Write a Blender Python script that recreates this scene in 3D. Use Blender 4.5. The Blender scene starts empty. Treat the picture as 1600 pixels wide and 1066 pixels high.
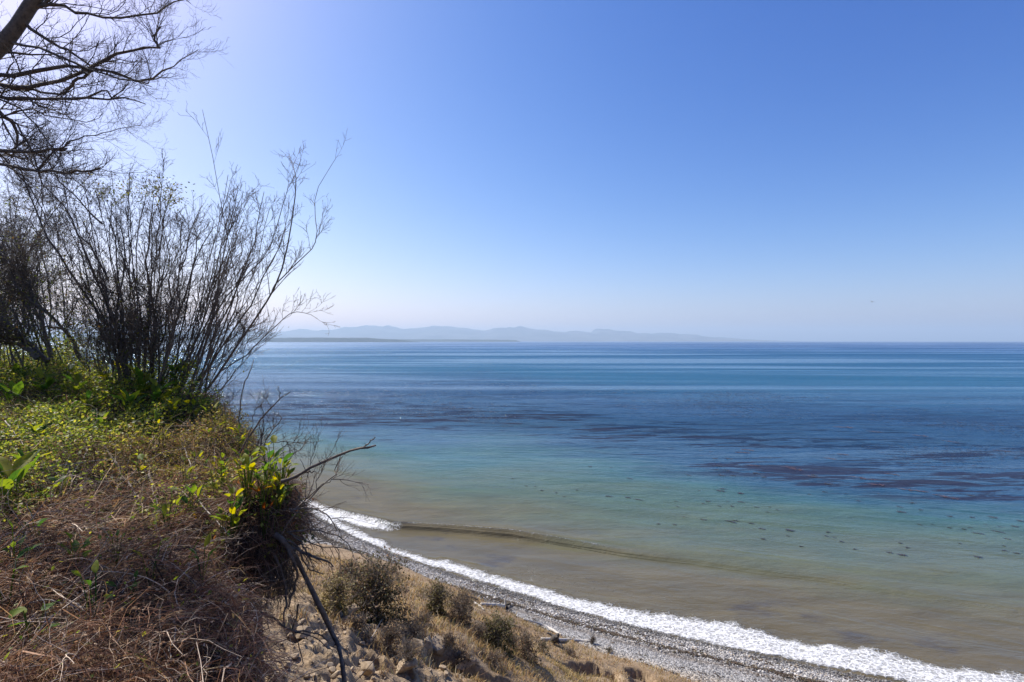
import bpy, math, random
import numpy as np

random.seed(7)
RNG = np.random.default_rng(11)
SC = bpy.context.scene
COL = SC.collection
R = math.radians

# ------------------------------------------------------------------ camera, sky, sun, exposure
H = 25.0            # eye height above the sea
F = 800.0           # focal length in pixels of the 1600 px wide photograph
cam_d = bpy.data.cameras.new('camera')
cam = bpy.data.objects.new('camera', cam_d)
COL.objects.link(cam)
cam.location = (0, 0, H)
cam.rotation_euler = (R(90), 0, 0)
cam_d.sensor_width = 36
cam_d.lens = 18
cam_d.clip_start = 0.05
cam_d.clip_end = 120000
SC.camera = cam

SUN_AZ = -56        # degrees, negative is left of the view direction
SUN_EL = 48
world = bpy.data.worlds.new('World')
SC.world = world
world.use_nodes = True
wn, wl = world.node_tree.nodes, world.node_tree.links
sky = wn.new('ShaderNodeTexSky')
sky.sky_type = 'NISHITA'
sky.sun_disc = False
sky.sun_elevation = R(SUN_EL)
sky.sun_rotation = R(SUN_AZ)
sky.altitude = 0
sky.air_density = 1.0
sky.dust_density = 1.1
sky.ozone_density = 2.5
bg = wn['Background']
bg.inputs['Strength'].default_value = 0.1
# the clear, deep blue of the day: a contrast curve for each channel over the whole dome
sep = wn.new('ShaderNodeSeparateColor')
com = wn.new('ShaderNodeCombineColor')
wl.new(sky.outputs[0], sep.inputs[0])
for ch, (gam, gain, soft) in enumerate(((2.05, 2.55, 0.95), (1.55, 1.36, 0.34), (1.0, 1.12, 0.14))):
    p = wn.new('ShaderNodeMath'); p.operation = 'POWER'
    q0 = wn.new('ShaderNodeMath'); q0.operation = 'MULTIPLY'; q0.inputs[1].default_value = 0.1
    q = wn.new('ShaderNodeMath'); q.operation = 'MULTIPLY'; q.inputs[1].default_value = gain * 10
    wl.new(sep.outputs[ch], q0.inputs[0])
    wl.new(q0.outputs[0], p.inputs[0]); p.inputs[1].default_value = gam
    sh = wn.new('ShaderNodeMath'); sh.operation = 'MULTIPLY_ADD'; sh.inputs[1].default_value = soft; sh.inputs[2].default_value = 1.0
    dv = wn.new('ShaderNodeMath'); dv.operation = 'DIVIDE'
    wl.new(p.outputs[0], sh.inputs[0]); wl.new(p.outputs[0], dv.inputs[0]); wl.new(sh.outputs[0], dv.inputs[1])
    wl.new(dv.outputs[0], q.inputs[0])
    wl.new(q.outputs[0], com.inputs[ch])
wl.new(com.outputs[0], bg.inputs['Color'])

sun_d = bpy.data.lights.new('sun', 'SUN')
sun_d.energy = 4.8
sun_d.angle = R(0.5)
sun_d.color = (1.0, 0.965, 0.90)
sun = bpy.data.objects.new('sun', sun_d)
COL.objects.link(sun)
sun.rotation_euler = (R(90 - SUN_EL), 0, R(180 - SUN_AZ))
sun.location = (-40, 40, 80)

SC.view_settings.view_transform = 'Standard'
SC.view_settings.look = 'None'
SC.view_settings.gamma = 1
SC.view_settings.exposure = 0.66
SC.render.engine = 'CYCLES'
SC.cycles.use_denoising = True
SC.cycles.max_bounces = 6
SC.cycles.transparent_max_bounces = 4
SC.cycles.volume_bounces = 0

# ------------------------------------------------------------------ helpers: noise, meshes, materials
def _hash(ix, iy, seed):
    h = (ix.astype(np.int64) * 374761393 + iy.astype(np.int64) * 668265263 + seed * 1442695041) & 0x7fffffff
    h = ((h ^ (h >> 13)) * 1274126177) & 0x7fffffff
    return ((h ^ (h >> 16)) & 0xffff) / 65535.0

def vnoise(x, y, seed=0):
    ix, iy = np.floor(x), np.floor(y)
    fx, fy = x - ix, y - iy
    u, v = fx * fx * (3 - 2 * fx), fy * fy * (3 - 2 * fy)
    a, b = _hash(ix, iy, seed), _hash(ix + 1, iy, seed)
    c, d = _hash(ix, iy + 1, seed), _hash(ix + 1, iy + 1, seed)
    return (a * (1 - u) + b * u) * (1 - v) + (c * (1 - u) + d * u) * v

def fbm(x, y, octv=4, seed=0):
    x, y = np.asarray(x, float), np.asarray(y, float)
    t, a, n = 0, 0.5, 0
    for k in range(octv):
        t = t + a * (vnoise(x * 2 ** k + 17.3 * k, y * 2 ** k - 9.1 * k, seed + k) - 0.5) * 2
        n += a
        a *= 0.5
    return t / n

def sstep(a, b, x):
    t = np.clip((np.asarray(x, float) - a) / (b - a), 0, 1)
    return t * t * (3 - 2 * t)

def new_mesh(name, verts, faces, attrs=None, smooth=False):
    """verts (N,3); faces: one (M,k) array or a list of such arrays; attrs: {name: (N,) or (N,3)}"""
    verts = np.ascontiguousarray(verts, dtype=np.float32)
    fl = faces if isinstance(faces, list) else [faces]
    fl = [np.asarray(f, dtype=np.int32) for f in fl if len(f)]
    me = bpy.data.meshes.new(name)
    me.vertices.add(len(verts))
    me.vertices.foreach_set('co', verts.ravel())
    loops = np.concatenate([f.ravel() for f in fl])
    sizes = np.concatenate([np.full(len(f), f.shape[1], np.int32) for f in fl])
    starts = np.concatenate([[0], np.cumsum(sizes)[:-1]]).astype(np.int32)
    me.loops.add(len(loops))
    me.loops.foreach_set('vertex_index', loops)
    me.polygons.add(len(sizes))
    me.polygons.foreach_set('loop_start', starts)
    me.polygons.foreach_set('loop_total', sizes)
    if smooth:
        me.polygons.foreach_set('use_smooth', np.ones(len(sizes), bool))
    me.update(calc_edges=True)
    for k, v in (attrs or {}).items():
        v = np.asarray(v, np.float32)
        if v.ndim == 1:
            at = me.attributes.new(k, 'FLOAT', 'POINT')
            at.data.foreach_set('value', v)
        else:
            at = me.attributes.new(k, 'FLOAT_COLOR', 'POINT')
            at.data.foreach_set('color', np.concatenate([v, np.ones((len(v), 1), np.float32)], 1).ravel())
    return me

def link(name, me, mat, parent=None, label=None, cat=None, group=None, kind=None):
    o = bpy.data.objects.new(name, me)
    COL.objects.link(o)
    if mat is not None and not me.materials:
        me.materials.append(mat)
    if parent is not None:
        o.parent = parent
    tag(o, label, cat, group, kind)
    return o

def tag(o, label=None, cat=None, group=None, kind=None):
    for k, v in (('label', label), ('category', cat), ('group', group), ('kind', kind)):
        if v:
            o[k] = v
    return o

def empty(name, loc, label, cat, group=None):
    o = bpy.data.objects.new(name, None)
    o.empty_display_size = 0.1
    COL.objects.link(o)
    o.location = tuple(float(c) for c in loc)
    return tag(o, label, cat, group)

def grid_faces(nx, ny):
    i, j = np.meshgrid(np.arange(nx - 1), np.arange(ny - 1), indexing='xy')
    a = (j * nx + i).ravel()
    return np.stack([a, a + 1, a + 1 + nx, a + nx], 1)

class Geo:
    """collects vertex / face / colour arrays for one mesh"""
    def __init__(self):
        self.v, self.f, self.c, self.n = [], {}, [], 0
    def add(self, v, f, c=None):
        v = np.asarray(v, float).reshape(-1, 3)
        f = np.asarray(f, int)
        self.f.setdefault(f.shape[1], []).append(f + self.n)
        self.v.append(v)
        if c is None:
            c = np.full((len(v), 3), 0.5)
        c = np.asarray(c, float)
        if c.ndim == 1:
            c = np.tile(c, (len(v), 1))
        self.c.append(c)
        self.n += len(v)
    def mesh(self, name, origin=None, smooth=False):
        v = np.concatenate(self.v)
        if origin is not None:
            v = v - np.asarray(origin)
        return new_mesh(name, v, [np.concatenate(x) for x in self.f.values()], {'col': np.concatenate(self.c)}, smooth)

def norm(v):
    return v / np.maximum(np.linalg.norm(v, axis=-1, keepdims=True), 1e-9)

def tangents(P):
    T = np.empty_like(P)
    T[:, 1:-1] = P[:, 2:] - P[:, :-2]
    T[:, 0] = P[:, 1] - P[:, 0]
    T[:, -1] = P[:, -1] - P[:, -2]
    return norm(T)

def tubes(P, rad, sides=3):
    """P (N,M,3), rad (N,M) -> verts, quads"""
    N, M, _ = P.shape
    T = tangents(P)
    ref = norm(np.cross(T[:, 0], RNG.normal(size=(N, 3))))[:, None, :]
    A = norm(np.cross(T, ref + 1e-4))
    B = np.cross(T, A)
    ang = np.arange(sides) * 2 * math.pi / sides
    V = P[:, :, None, :] + rad[:, :, None, None] * (A[:, :, None, :] * np.cos(ang)[None, None, :, None] + B[:, :, None, :] * np.sin(ang)[None, None, :, None])
    base = (np.arange(N) * M * sides)[:, None, None] + (np.arange(M - 1) * sides)[None, :, None] + np.arange(sides)[None, None, :]
    nxt = (np.arange(N) * M * sides)[:, None, None] + (np.arange(M - 1) * sides)[None, :, None] + ((np.arange(sides) + 1) % sides)[None, None, :]
    Fq = np.stack([base, nxt, nxt + sides, base + sides], -1).reshape(-1, 4)
    return V.reshape(-1, 3), Fq

def strips(P, W, side):
    """flat ribbons: P (N,M,3), W (N,M) half widths, side (N,3)"""
    N, M, _ = P.shape
    S = side[:, None, :] * W[:, :, None]
    V = np.stack([P - S, P + S], 2)
    b = (np.arange(N) * M * 2)[:, None] + (np.arange(M - 1) * 2)[None, :]
    return V.reshape(-1, 3), np.stack([b, b + 1, b + 3, b + 2], -1).reshape(-1, 4)

def resample(ctrl, n, jitter=0.0):
    """smooth 3-D polyline through control points"""
    c = np.asarray(ctrl, float)
    if len(c) == 2:
        t = np.linspace(0, 1, n)[:, None]
        p = c[0] * (1 - t) + c[1] * t
    else:
        e = np.concatenate([[2 * c[0] - c[1]], c, [2 * c[-1] - c[-2]]])
        u = np.linspace(0, len(c) - 1 - 1e-6, n)
        i = np.floor(u).astype(int)
        t = (u - i)[:, None]
        p0, p1, p2, p3 = e[i], e[i + 1], e[i + 2], e[i + 3]
        p = 0.5 * (2 * p1 + (p2 - p0) * t + (2 * p0 - 5 * p1 + 4 * p2 - p3) * t * t + (3 * p1 - p0 - 3 * p2 + p3) * t ** 3)
    if jitter:
        w = RNG.normal(size=(n, 3)) * jitter
        w[0] = 0
        p = p + w
    return p

def spawn(P, rad, K, ang, length, rfac, M2=5, up=0.15, wig=0.25, tmin=0.25, tmax=1.0, rmin=0.0012, bend=None):
    """K side shoots from every polyline of P; returns (N*K, M2, 3), radii"""
    N, M, _ = P.shape
    t = RNG.uniform(tmin, tmax, (N, K)) * (M - 1 - 1e-4)
    i = np.floor(t).astype(int)
    f = (t - i)[..., None]
    n = np.arange(N)[:, None]
    pos = P[n, i] * (1 - f) + P[n, np.minimum(i + 1, M - 1)] * f
    rr = rad[n, i] * (1 - f[..., 0]) + rad[n, np.minimum(i + 1, M - 1)] * f[..., 0]
    T = tangents(P)[n, i]
    perp = norm(np.cross(T, RNG.normal(size=(N, K, 3))))
    a = R(ang) * RNG.uniform(0.5, 1.35, (N, K, 1))
    d = T * np.cos(a) + perp * np.sin(a)
    d = d.reshape(-1, 3)
    p = pos.reshape(-1, 3)
    r0 = np.maximum(rr.reshape(-1) * rfac, rmin)
    L = length * RNG.uniform(0.4, 1.25, N * K) * (1.15 - 0.5 * (t / (M - 1)).reshape(-1))
    out = np.empty((N * K, M2, 3))
    out[:, 0] = p
    upv = np.array([0, 0, 1.0]) if bend is None else np.asarray(bend, float)
    for k in range(1, M2):
        d = norm(d + upv * up + RNG.normal(size=d.shape) * wig)
        p = p + d * (L / (M2 - 1))[:, None]
        out[:, k] = p
    rad2 = r0[:, None] * np.linspace(1, 0.45, M2)[None]
    return out, np.maximum(rad2, rmin * 0.75)

def eul(rx, ry, rz):
    cx, sx, cy, sy, cz, sz = np.cos(rx), np.sin(rx), np.cos(ry), np.sin(ry), np.cos(rz), np.sin(rz)
    o, z = np.ones_like(cx), np.zeros_like(cx)
    X = np.stack([o, z, z, z, cx, -sx, z, sx, cx], -1).reshape(-1, 3, 3)
    Y = np.stack([cy, z, sy, z, o, z, -sy, z, cy], -1).reshape(-1, 3, 3)
    Z = np.stack([cz, -sz, z, sz, cz, z, z, z, o], -1).reshape(-1, 3, 3)
    return Z @ Y @ X

def scatter(tv, tf, pos, rot, scale):
    """copies of a small template into one array"""
    N, V = len(pos), len(tv)
    s = np.asarray(scale, float)
    s = np.repeat(s[:, None], 3, 1) if s.ndim == 1 else s
    v = np.einsum('nij,nvj->nvi', rot, tv[None] * s[:, None, :]) + pos[:, None, :]
    f = tf[None] + (np.arange(N) * V)[:, None, None]
    return v.reshape(-1, 3), f.reshape(-1, tf.shape[1])

def P3(px, py, d):
    """a point d metres ahead, seen at pixel px, py of the photograph"""
    return np.array([(px - 800) / F * d, d, H + (533 - py) / F * d])

# ---- materials
def mat_new(name):
    m = bpy.data.materials.new(name)
    m.use_nodes = True
    nt = m.node_tree
    return m, nt, nt.nodes, nt.links, nt.nodes['Principled BSDF']

def nd(n, t, **kw):
    x = n.new(t)
    for k, v in kw.items():
        setattr(x, k, v)
    return x

def ramp(n, stops, interp='LINEAR'):
    r = n.new('ShaderNodeValToRGB')
    r.color_ramp.interpolation = interp
    el = r.color_ramp.elements
    el[0].position, el[0].color = stops[0][0], (*stops[0][1], 1)
    el[1].position, el[1].color = stops[-1][0], (*stops[-1][1], 1)
    for p, c in stops[1:-1]:
        e = el.new(p)
        e.color = (*c, 1)
    return r

def mathn(n, l, op, a, b=None, c=None, clamp=False):
    x = n.new('ShaderNodeMath')
    x.operation = op
    x.use_clamp = clamp
    for k, v in enumerate((a, b, c)):
        if v is None:
            continue
        if isinstance(v, (int, float)):
            x.inputs[k].default_value = v
        else:
            l.new(v, x.inputs[k])
    return x.outputs[0]

def mixc(n, l, fac, a, b, blend='MIX'):
    x = n.new('ShaderNodeMix')
    x.data_type = 'RGBA'
    x.blend_type = blend
    for s, v in ((x.inputs[0], fac), (x.inputs[6], a), (x.inputs[7], b)):
        if isinstance(v, (int, float)):
            s.default_value = v
        elif isinstance(v, tuple):
            s.default_value = (*v, 1)
        else:
            l.new(v, s)
    return x.outputs[2]

def noise(n, l, vec, scale, detail=4, rough=0.55, dist=0.0):
    x = n.new('ShaderNodeTexNoise')
    x.inputs['Scale'].default_value = scale
    x.inputs['Detail'].default_value = detail
    x.inputs['Roughness'].default_value = rough
    x.inputs['Distortion'].default_value = dist
    if vec is not None:
        l.new(vec, x.inputs['Vector'])
    return x.outputs[0]

def attr(n, name):
    x = n.new('ShaderNodeAttribute')
    x.attribute_name = name
    return x

def sockmap(n, l, v, a, b, c=0.0, d=1.0):
    x = n.new('ShaderNodeMapRange')
    x.interpolation_type = 'SMOOTHSTEP'
    l.new(v, x.inputs[0])
    for k, q in enumerate((a, b, c, d)):
        x.inputs[k + 1].default_value = q
    return x.outputs[0]

def mat_vcol(name, rough=0.8, transl=0.0, spec=0.3, vary=0.25, scale=40):
    """colour from the 'col' attribute, a little grain, optional light passing through"""
    m, nt, n, l, b = mat_new(name)
    a = attr(n, 'col')
    geo = n.new('ShaderNodeNewGeometry')
    g = noise(n, l, geo.outputs['Position'], scale, 3)
    k = sockmap(n, l, g, 0.3, 0.7, 1 - vary, 1 + vary)
    vm = nd(n, 'ShaderNodeVectorMath', operation='SCALE')
    l.new(a.outputs['Color'], vm.inputs[0])
    l.new(k, vm.inputs['Scale'])
    l.new(vm.outputs[0], b.inputs['Base Color'])
    b.inputs['Roughness'].default_value = rough
    b.inputs['Specular IOR Level'].default_value = spec
    if transl:
        t = n.new('ShaderNodeBsdfTranslucent')
        l.new(vm.outputs[0], t.inputs['Color'])
        mx = n.new('ShaderNodeMixShader')
        mx.inputs[0].default_value = transl
        l.new(b.outputs[0], mx.inputs[1])
        l.new(t.outputs[0], mx.inputs[2])
        l.new(mx.outputs[0], n['Material Output'].inputs['Surface'])
    return m

def mat_leaf(name, stops, transl=0.5, rough=0.6):
    """leaf that differs from object to object, veined, lit through"""
    m, nt, n, l, b = mat_new(name)
    oi = n.new('ShaderNodeObjectInfo')
    tc = n.new('ShaderNodeTexCoord')
    g = noise(n, l, tc.outputs['Object'], 6, 4)
    v = mathn(n, l, 'ADD', oi.outputs['Random'], mathn(n, l, 'MULTIPLY', mathn(n, l, 'SUBTRACT', g, 0.5), 0.5))
    r0 = ramp(n, stops)
    l.new(v, r0.inputs[0])
    sp = noise(n, l, tc.outputs['Object'], 9, 5, 0.7)
    r = n.new('ShaderNodeMix')
    r.data_type = 'RGBA'
    l.new(sockmap(n, l, sp, 0.60, 0.70, 0.0, 0.75), r.inputs[0])
    l.new(r0.outputs[0], r.inputs[6])
    r.inputs[7].default_value = (0.16, 0.085, 0.035, 1)
    r = type('Out', (), {'outputs': [r.outputs[2]]})
    l.new(r.outputs[0], b.inputs['Base Color'])
    b.inputs['Roughness'].default_value = rough
    b.inputs['Specular IOR Level'].default_value = 0.22
    t = n.new('ShaderNodeBsdfTranslucent')
    hs = n.new('ShaderNodeHueSaturation')
    hs.inputs['Value'].default_value = 1.6
    hs.inputs['Saturation'].default_value = 1.1
    l.new(r.outputs[0], hs.inputs['Color'])
    l.new(hs.outputs[0], t.inputs['Color'])
    mx = n.new('ShaderNodeMixShader')
    mx.inputs[0].default_value = transl
    l.new(b.outputs[0], mx.inputs[1])
    l.new(t.outputs[0], mx.inputs[2])
    l.new(mx.outputs[0], n['Material Output'].inputs['Surface'])
    return m

def mat_bark(name, c1, c2, scale=30):
    m, nt, n, l, b = mat_new(name)
    geo = n.new('ShaderNodeNewGeometry')
    g = noise(n, l, geo.outputs['Position'], scale, 5, 0.65)
    r = ramp(n, [(0.3, c1), (0.7, c2)])
    l.new(g, r.inputs[0])
    l.new(r.outputs[0], b.inputs['Base Color'])
    b.inputs['Roughness'].default_value = 0.85
    bp = n.new('ShaderNodeBump')
    bp.inputs['Strength'].default_value = 0.5
    bp.inputs['Distance'].default_value = 0.01
    l.new(g, bp.inputs['Height'])
    l.new(bp.outputs[0], b.inputs['Normal'])
    return m

# ------------------------------------------------------------------ the lie of the land
_sx = np.array([-2000, -300, -100, -60, -40, -30, -15.2, 0, 11, 20.5, 28.2, 45, 80, 150, 400, 2000], float)
_sy = np.array([900, 215, 121, 98, 84, 75, 60.7, 51, 44.4, 40.6, 37.6, 32.5, 23, 6, -40, -300], float)
_gx = np.arange(-2000, 2000, 1.0)
_gy = np.convolve(np.pad(np.interp(_gx, _sx, _sy), 6, mode='edge'), np.ones(13) / 13, 'valid')
def shore_y(x):
    return np.interp(x, _gx, _gy)
_gc = 1 / np.sqrt(1 + np.gradient(_gy, _gx) ** 2)
def shore_cos(x):
    return np.interp(x, _gx, _gc)
def offshore(x, y):
    """metres out to sea from the waterline, negative inland"""
    return (y - shore_y(x)) * shore_cos(x)

def beach_z(x, y):
    s = -offshore(x, y)
    z = np.where(s < 0, s * 0.10, np.where(s < 7, s * 0.16, 1.12 + (s - 7) * 0.12))
    z = np.minimum(z, 3.2 + 0 * s)
    return z + 0.10 * fbm(x * 0.25, y * 0.25, 3, 5) * sstep(-1, 3, s) + 0.12 * np.exp(-((s - 3.4 - 0.6 * fbm(x * 0.12, y * 0.12, 2, 3)) / 0.6) ** 2)

EDGE = np.array([(3.5, -30), (2.0, -8), (1.0, -3), (0.65, 0.3), (-0.2, 1.4), (-1.22, 2.5), (-1.46, 3.0), (-1.78, 3.45), (-2.3, 3.75),
                 (-2.7, 4.0), (-2.78, 4.4), (-2.75, 4.9), (-2.75, 5.3), (-3.15, 6.3), (-4.45, 7.9), (-6.3, 9.4), (-10, 11.5), (-18, 15), (-40, 24), (-90, 50)], float)
def edge_dist(x, y):
    """signed distance to the rim of the bluff top, positive on the land side"""
    x, y = np.broadcast_arrays(np.asarray(x, float), np.asarray(y, float))
    best = np.full(x.shape, 1e9)
    for a, b in zip(EDGE[:-1], EDGE[1:]):
        d = b - a
        t = np.clip(((x - a[0]) * d[0] + (y - a[1]) * d[1]) / (d @ d), 0, 1)
        qx, qy = x - a[0] - t * d[0], y - a[1] - t * d[1]
        best = np.minimum(best, qx * qx + qy * qy)
    poly = np.concatenate([EDGE, [(-300, 60), (-300, -30)]])
    inside = np.zeros(x.shape, bool)
    j = len(poly) - 1
    for i in range(len(poly)):
        xi, yi, xj, yj = poly[i][0], poly[i][1], poly[j][0], poly[j][1]
        c = ((yi > y) != (yj > y)) & (x < (xj - xi) * (y - yi) / ((yj - yi) if yj != yi else 1e-9) + xi)
        inside ^= c
        j = i
    return np.where(inside, 1, -1) * np.sqrt(best)

def rbf(points):
    p = np.asarray(points, float)
    XY, Z = p[:, :2], p[:, 2]
    n = len(p)
    d = np.linalg.norm(XY[:, None] - XY[None], axis=-1)
    A = np.zeros((n + 3, n + 3))
    A[:n, :n] = d + np.eye(n) * 1e-3
    A[:n, n] = 1
    A[:n, n + 1:] = XY
    A[n, :n] = 1
    A[n + 1:, :n] = XY.T
    w = np.linalg.solve(A, np.concatenate([Z, [0, 0, 0]]))
    def f(x, y):
        x, y = np.broadcast_arrays(np.asarray(x, float), np.asarray(y, float))
        z = w[n] + w[n + 1] * x + w[n + 2] * y
        for k in range(n):
            z = z + w[k] * np.hypot(x - XY[k, 0], y - XY[k, 1])
        return z
    return f

top_pts = [P3(0, 1066, 2.3), P3(200, 1066, 2.4), P3(430, 1066, 2.55), P3(0, 800, 4.0), P3(200, 800, 4.2), P3(380, 800, 4.4), P3(450, 800, 4.5),
           P3(0, 672, 6.0), P3(200, 684, 6.2), P3(390, 695, 6.2), P3(0, 588, 8.5), P3(200, 603, 8.5), P3(320, 622, 8.0),
           P3(0, 556, 12), (0, 0, H - 1.6), (-4, 0, H - 1.6), (-10, 0, H - 1.4), (-9, 5, H - 1.0), (-16, 8, H - 0.6), (0, -6, H - 1.5), (-10, -8, H - 1.2), (-25, 12, H - 0.5), (-20, -6, H - 0.6), (-60, 20, H + 1)]
top_pts = [(a[0], a[1], a[2] - 0.16) for a in top_pts]
top_f = rbf(top_pts)

slump_pts = [P3(480, 1066, 9.5), P3(560, 1066, 11), P3(650, 1066, 13), P3(470, 965, 13.5), P3(520, 1010, 13), P3(590, 1010, 14.2),
             P3(580, 965, 17.5), P3(640, 985, 17.0), P3(690, 968, 19.5), P3(780, 1015, 19.5), P3(720, 1000, 18), P3(670, 1032, 15.3),
             P3(760, 1066, 15.2), P3(640, 912, 25), P3(530, 905, 22), P3(495, 868, 28), P3(720, 945, 24.5), P3(805, 1005, 22.5), P3(855, 1050, 20.5), P3(880, 1085, 20),
             P3(900, 1012, 37.5), P3(850, 1000, 38), P3(950, 1035, 35), P3(895, 1060, 31), P3(1050, 1062, 34), P3(830, 1005, 34), P3(790, 975, 38.5), P3(720, 940, 40),
             P3(660, 905, 44), P3(560, 875, 46), P3(500, 848, 52),
             (-12, 20, H - 9), (-20, 30, H - 12), (-16, 38, H - 18), (-27, 48, H - 20), (-40, 40, H - 15), (-40, 58, H - 21), (-80, 80, H - 19),
             (-2.6, 6.4, H - 6.5), (0.2, 4.5, H - 6.8), (3, 4, H - 8), (2.5, 1, H - 5), (5, 10, H - 11), (5, 18, H - 14.5), (8, 25, H - 19), (11, 30, H - 21.8), (20, 25, H - 21.8), (15, 14, H - 15), (25, 10, H - 14.5), (35, 18, H - 22),
             (10, -5, H - 5), (30, -10, H - 6), (60, -5, H - 15), (70, 8, H - 21.5), (-6, 10.5, H - 6), (-11, 13, H - 6.5), (-19, 18, H - 7), (-45, 32, H - 9)]
slump_f = rbf(slump_pts)

SCARPS = [  # plan polyline, drop, how far the drop fades out towards the viewer
    ([P3(678, 1030, 16.4), P3(710, 1028, 16.6), P3(742, 1030, 16.6), P3(800, 1048, 16.6), P3(858, 1080, 16.8)], 0.95, 2.2),
    ([P3(862, 1060, 32.0), P3(890, 1040, 33.6), P3(930, 1036, 34.2), P3(958, 1044, 33.8)], 1.3, 2.6),
    ([P3(978, 1040, 35.0), P3(1004, 1040, 35.0), P3(1014, 1048, 34.6)], 1.1, 2.0),
    ([P3(984, 1056, 33.2), P3(1010, 1054, 33.4)], 0.9, 1.6),
    ([P3(562, 1026, 13.2), P3(588, 1022, 13.3), P3(612, 1030, 13.2)], 0.55, 1.0),
    ([P3(500, 960, 14.6), P3(520, 965, 14.6), P3(545, 975, 14.6)], 0.35, 0.9),
    ([P3(490, 1010, 11.8), P3(515, 1012, 11.8), P3(540, 1016, 11.8)], 0.3, 0.7),
    ([P3(800, 986, 39.0), P3(815, 981, 39.3), P3(832, 984, 39.0)], 0.6, 1.5),
]
def scarps(x, y):
    z = np.zeros(np.broadcast(x, y).shape)
    wob = 0.22 * fbm(x * 1.3, y * 1.3, 3, 31)
    for pl, h, fade in SCARPS:
        p = np.array(pl)[:, :2]
        p = p[np.argsort(p[:, 0])]
        yl = np.interp(x, p[:, 0], p[:, 1])
        win = sstep(p[0, 0] - 0.3, p[0, 0] + 0.35, x) * sstep(p[-1, 0] + 0.3, p[-1, 0] - 0.35, x)
        q = yl - y + wob
        z = z - h * win * sstep(-0.03, 0.2, q) * (1 - sstep(0.5, fade, q))
    return z

def top_z(x, y):
    return top_f(x, y) + 0.12 * fbm(x * 1.1, y * 1.1, 3, 41) + 0.04 * fbm(x * 4, y * 4, 2, 43)

def land_z(x, y):
    x, y = np.broadcast_arrays(np.asarray(x, float), np.asarray(y, float))
    e = edge_dist(x, y) + 0.09 * fbm(x * 2.2, y * 2.2, 3, 47)
    near = sstep(60, 25, y)
    rough = 0.35 * fbm(x * 0.35, y * 0.35, 3, 51) + 0.22 * fbm(x * 1.4, y * 1.4, 4, 53) * near
    rub = rubble(x, y)
    rough = rough + rub * (0.20 * np.abs(fbm(x * 1.4, y * 1.4, 4, 57)) + 0.16 * blocks(x + 0.2 * fbm(x * 2, y * 2, 2, 59), y, 2.3, 58) + 0.085 * blocks(x, y, 5.6, 68) + 0.02 * fbm(x * 9, y * 9, 2, 60))
    toe = sstep(-13, -8, offshore(x, y))          # relief dies away on the beach
    zs = slump_f(x, y) + rough * (1 - 0.6 * toe) + scarps(x, y)
    zs = zs - 3.0 * sstep(-7.6, -5.2, offshore(x, y) + 0.9 * fbm(x * 0.3, y * 0.3, 3, 61))
    w = sstep(-0.11, 0.03, e)
    return zs * (1 - w) + top_z(x, y) * w

def blocks(x, y, sc, seed):
    """tilted broken slabs: one random plane per cell"""
    u, v = x * sc, y * sc
    iu, iv = np.floor(u), np.floor(v)
    best, hh = np.full(u.shape, 9.0), np.zeros(u.shape)
    for a in (-1, 0, 1):
        for b in (-1, 0, 1):
            cu, cv = iu + a, iv + b
            du, dv = u - cu - _hash(cu, cv, seed), v - cv - _hash(cu, cv, seed + 1)
            d = du * du + dv * dv
            h = _hash(cu, cv, seed + 2) ** 1.6 + (_hash(cu, cv, seed + 3) - 0.5) * 1.1 * du + (_hash(cu, cv, seed + 4) - 0.5) * 1.1 * dv
            k = d < best
            best, hh = np.where(k, d, best), np.where(k, h, hh)
    return hh

def rubble(x, y):
    """1 on the bare broken soil under the rim, 0 on the grassy terrace"""
    a = sstep(17.2, 14.6, y + 1.2 * fbm(x * 0.8, y * 0.8, 3, 71) + 0.35 * (x + 4.2)) * sstep(2.5, 0.0, x)
    b = 0.8 * sstep(1.6, 0.3, np.hypot((x + 0.9) / 1.2, (y - 14.9) / 0.9))
    return np.clip(np.maximum(a, b), 0, 1)

LIP, LIP_R = P3(408, 838, 4.68), np.array([0.29, 0.50, 0.45])
def ground(px, py, dmin=1.5, dmax=75):
    """first hit of a view ray with the land (or the beach)"""
    d = np.concatenate([np.arange(dmin, 12, 0.02), np.arange(12, dmax, 0.05)])
    x, z = (px - 800) / F * d, H + (533 - py) / F * d
    g = np.maximum(land_z(x, d), beach_z(x, d))
    q = ((x - LIP[0]) / LIP_R[0]) ** 2 + ((d - LIP[1]) / LIP_R[1]) ** 2 + ((z - LIP[2]) / LIP_R[2]) ** 2
    g = np.where(q < 1, z + 1e-3, g)                 # the overhanging sod counts as ground
    k = np.argmax(g > z)
    if g[k] <= z[k]:
        k = len(d) - 1
    return np.array([x[k], d[k], g[k]])

def surf(x, y):
    return np.maximum(land_z(x, y), beach_z(x, y))

# ------------------------------------------------------------------ sea
WX = np.array([-300, -60, -30.5, -16.3, 0, 13.5, 24.9, 33.6, 41, 48, 90, 200], float)
WY = np.array([216, 101, 77.8, 68.8, 65.6, 60.2, 56.8, 53.8, 50.6, 48, 36, 8], float)
def wave_q(x, y):
    xx = np.clip(x, -300, 200)
    return y - np.interp(xx, WX, WY) - 0.5 * fbm(x * 0.12, 0 * x + 3.1, 2, 77)

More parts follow.
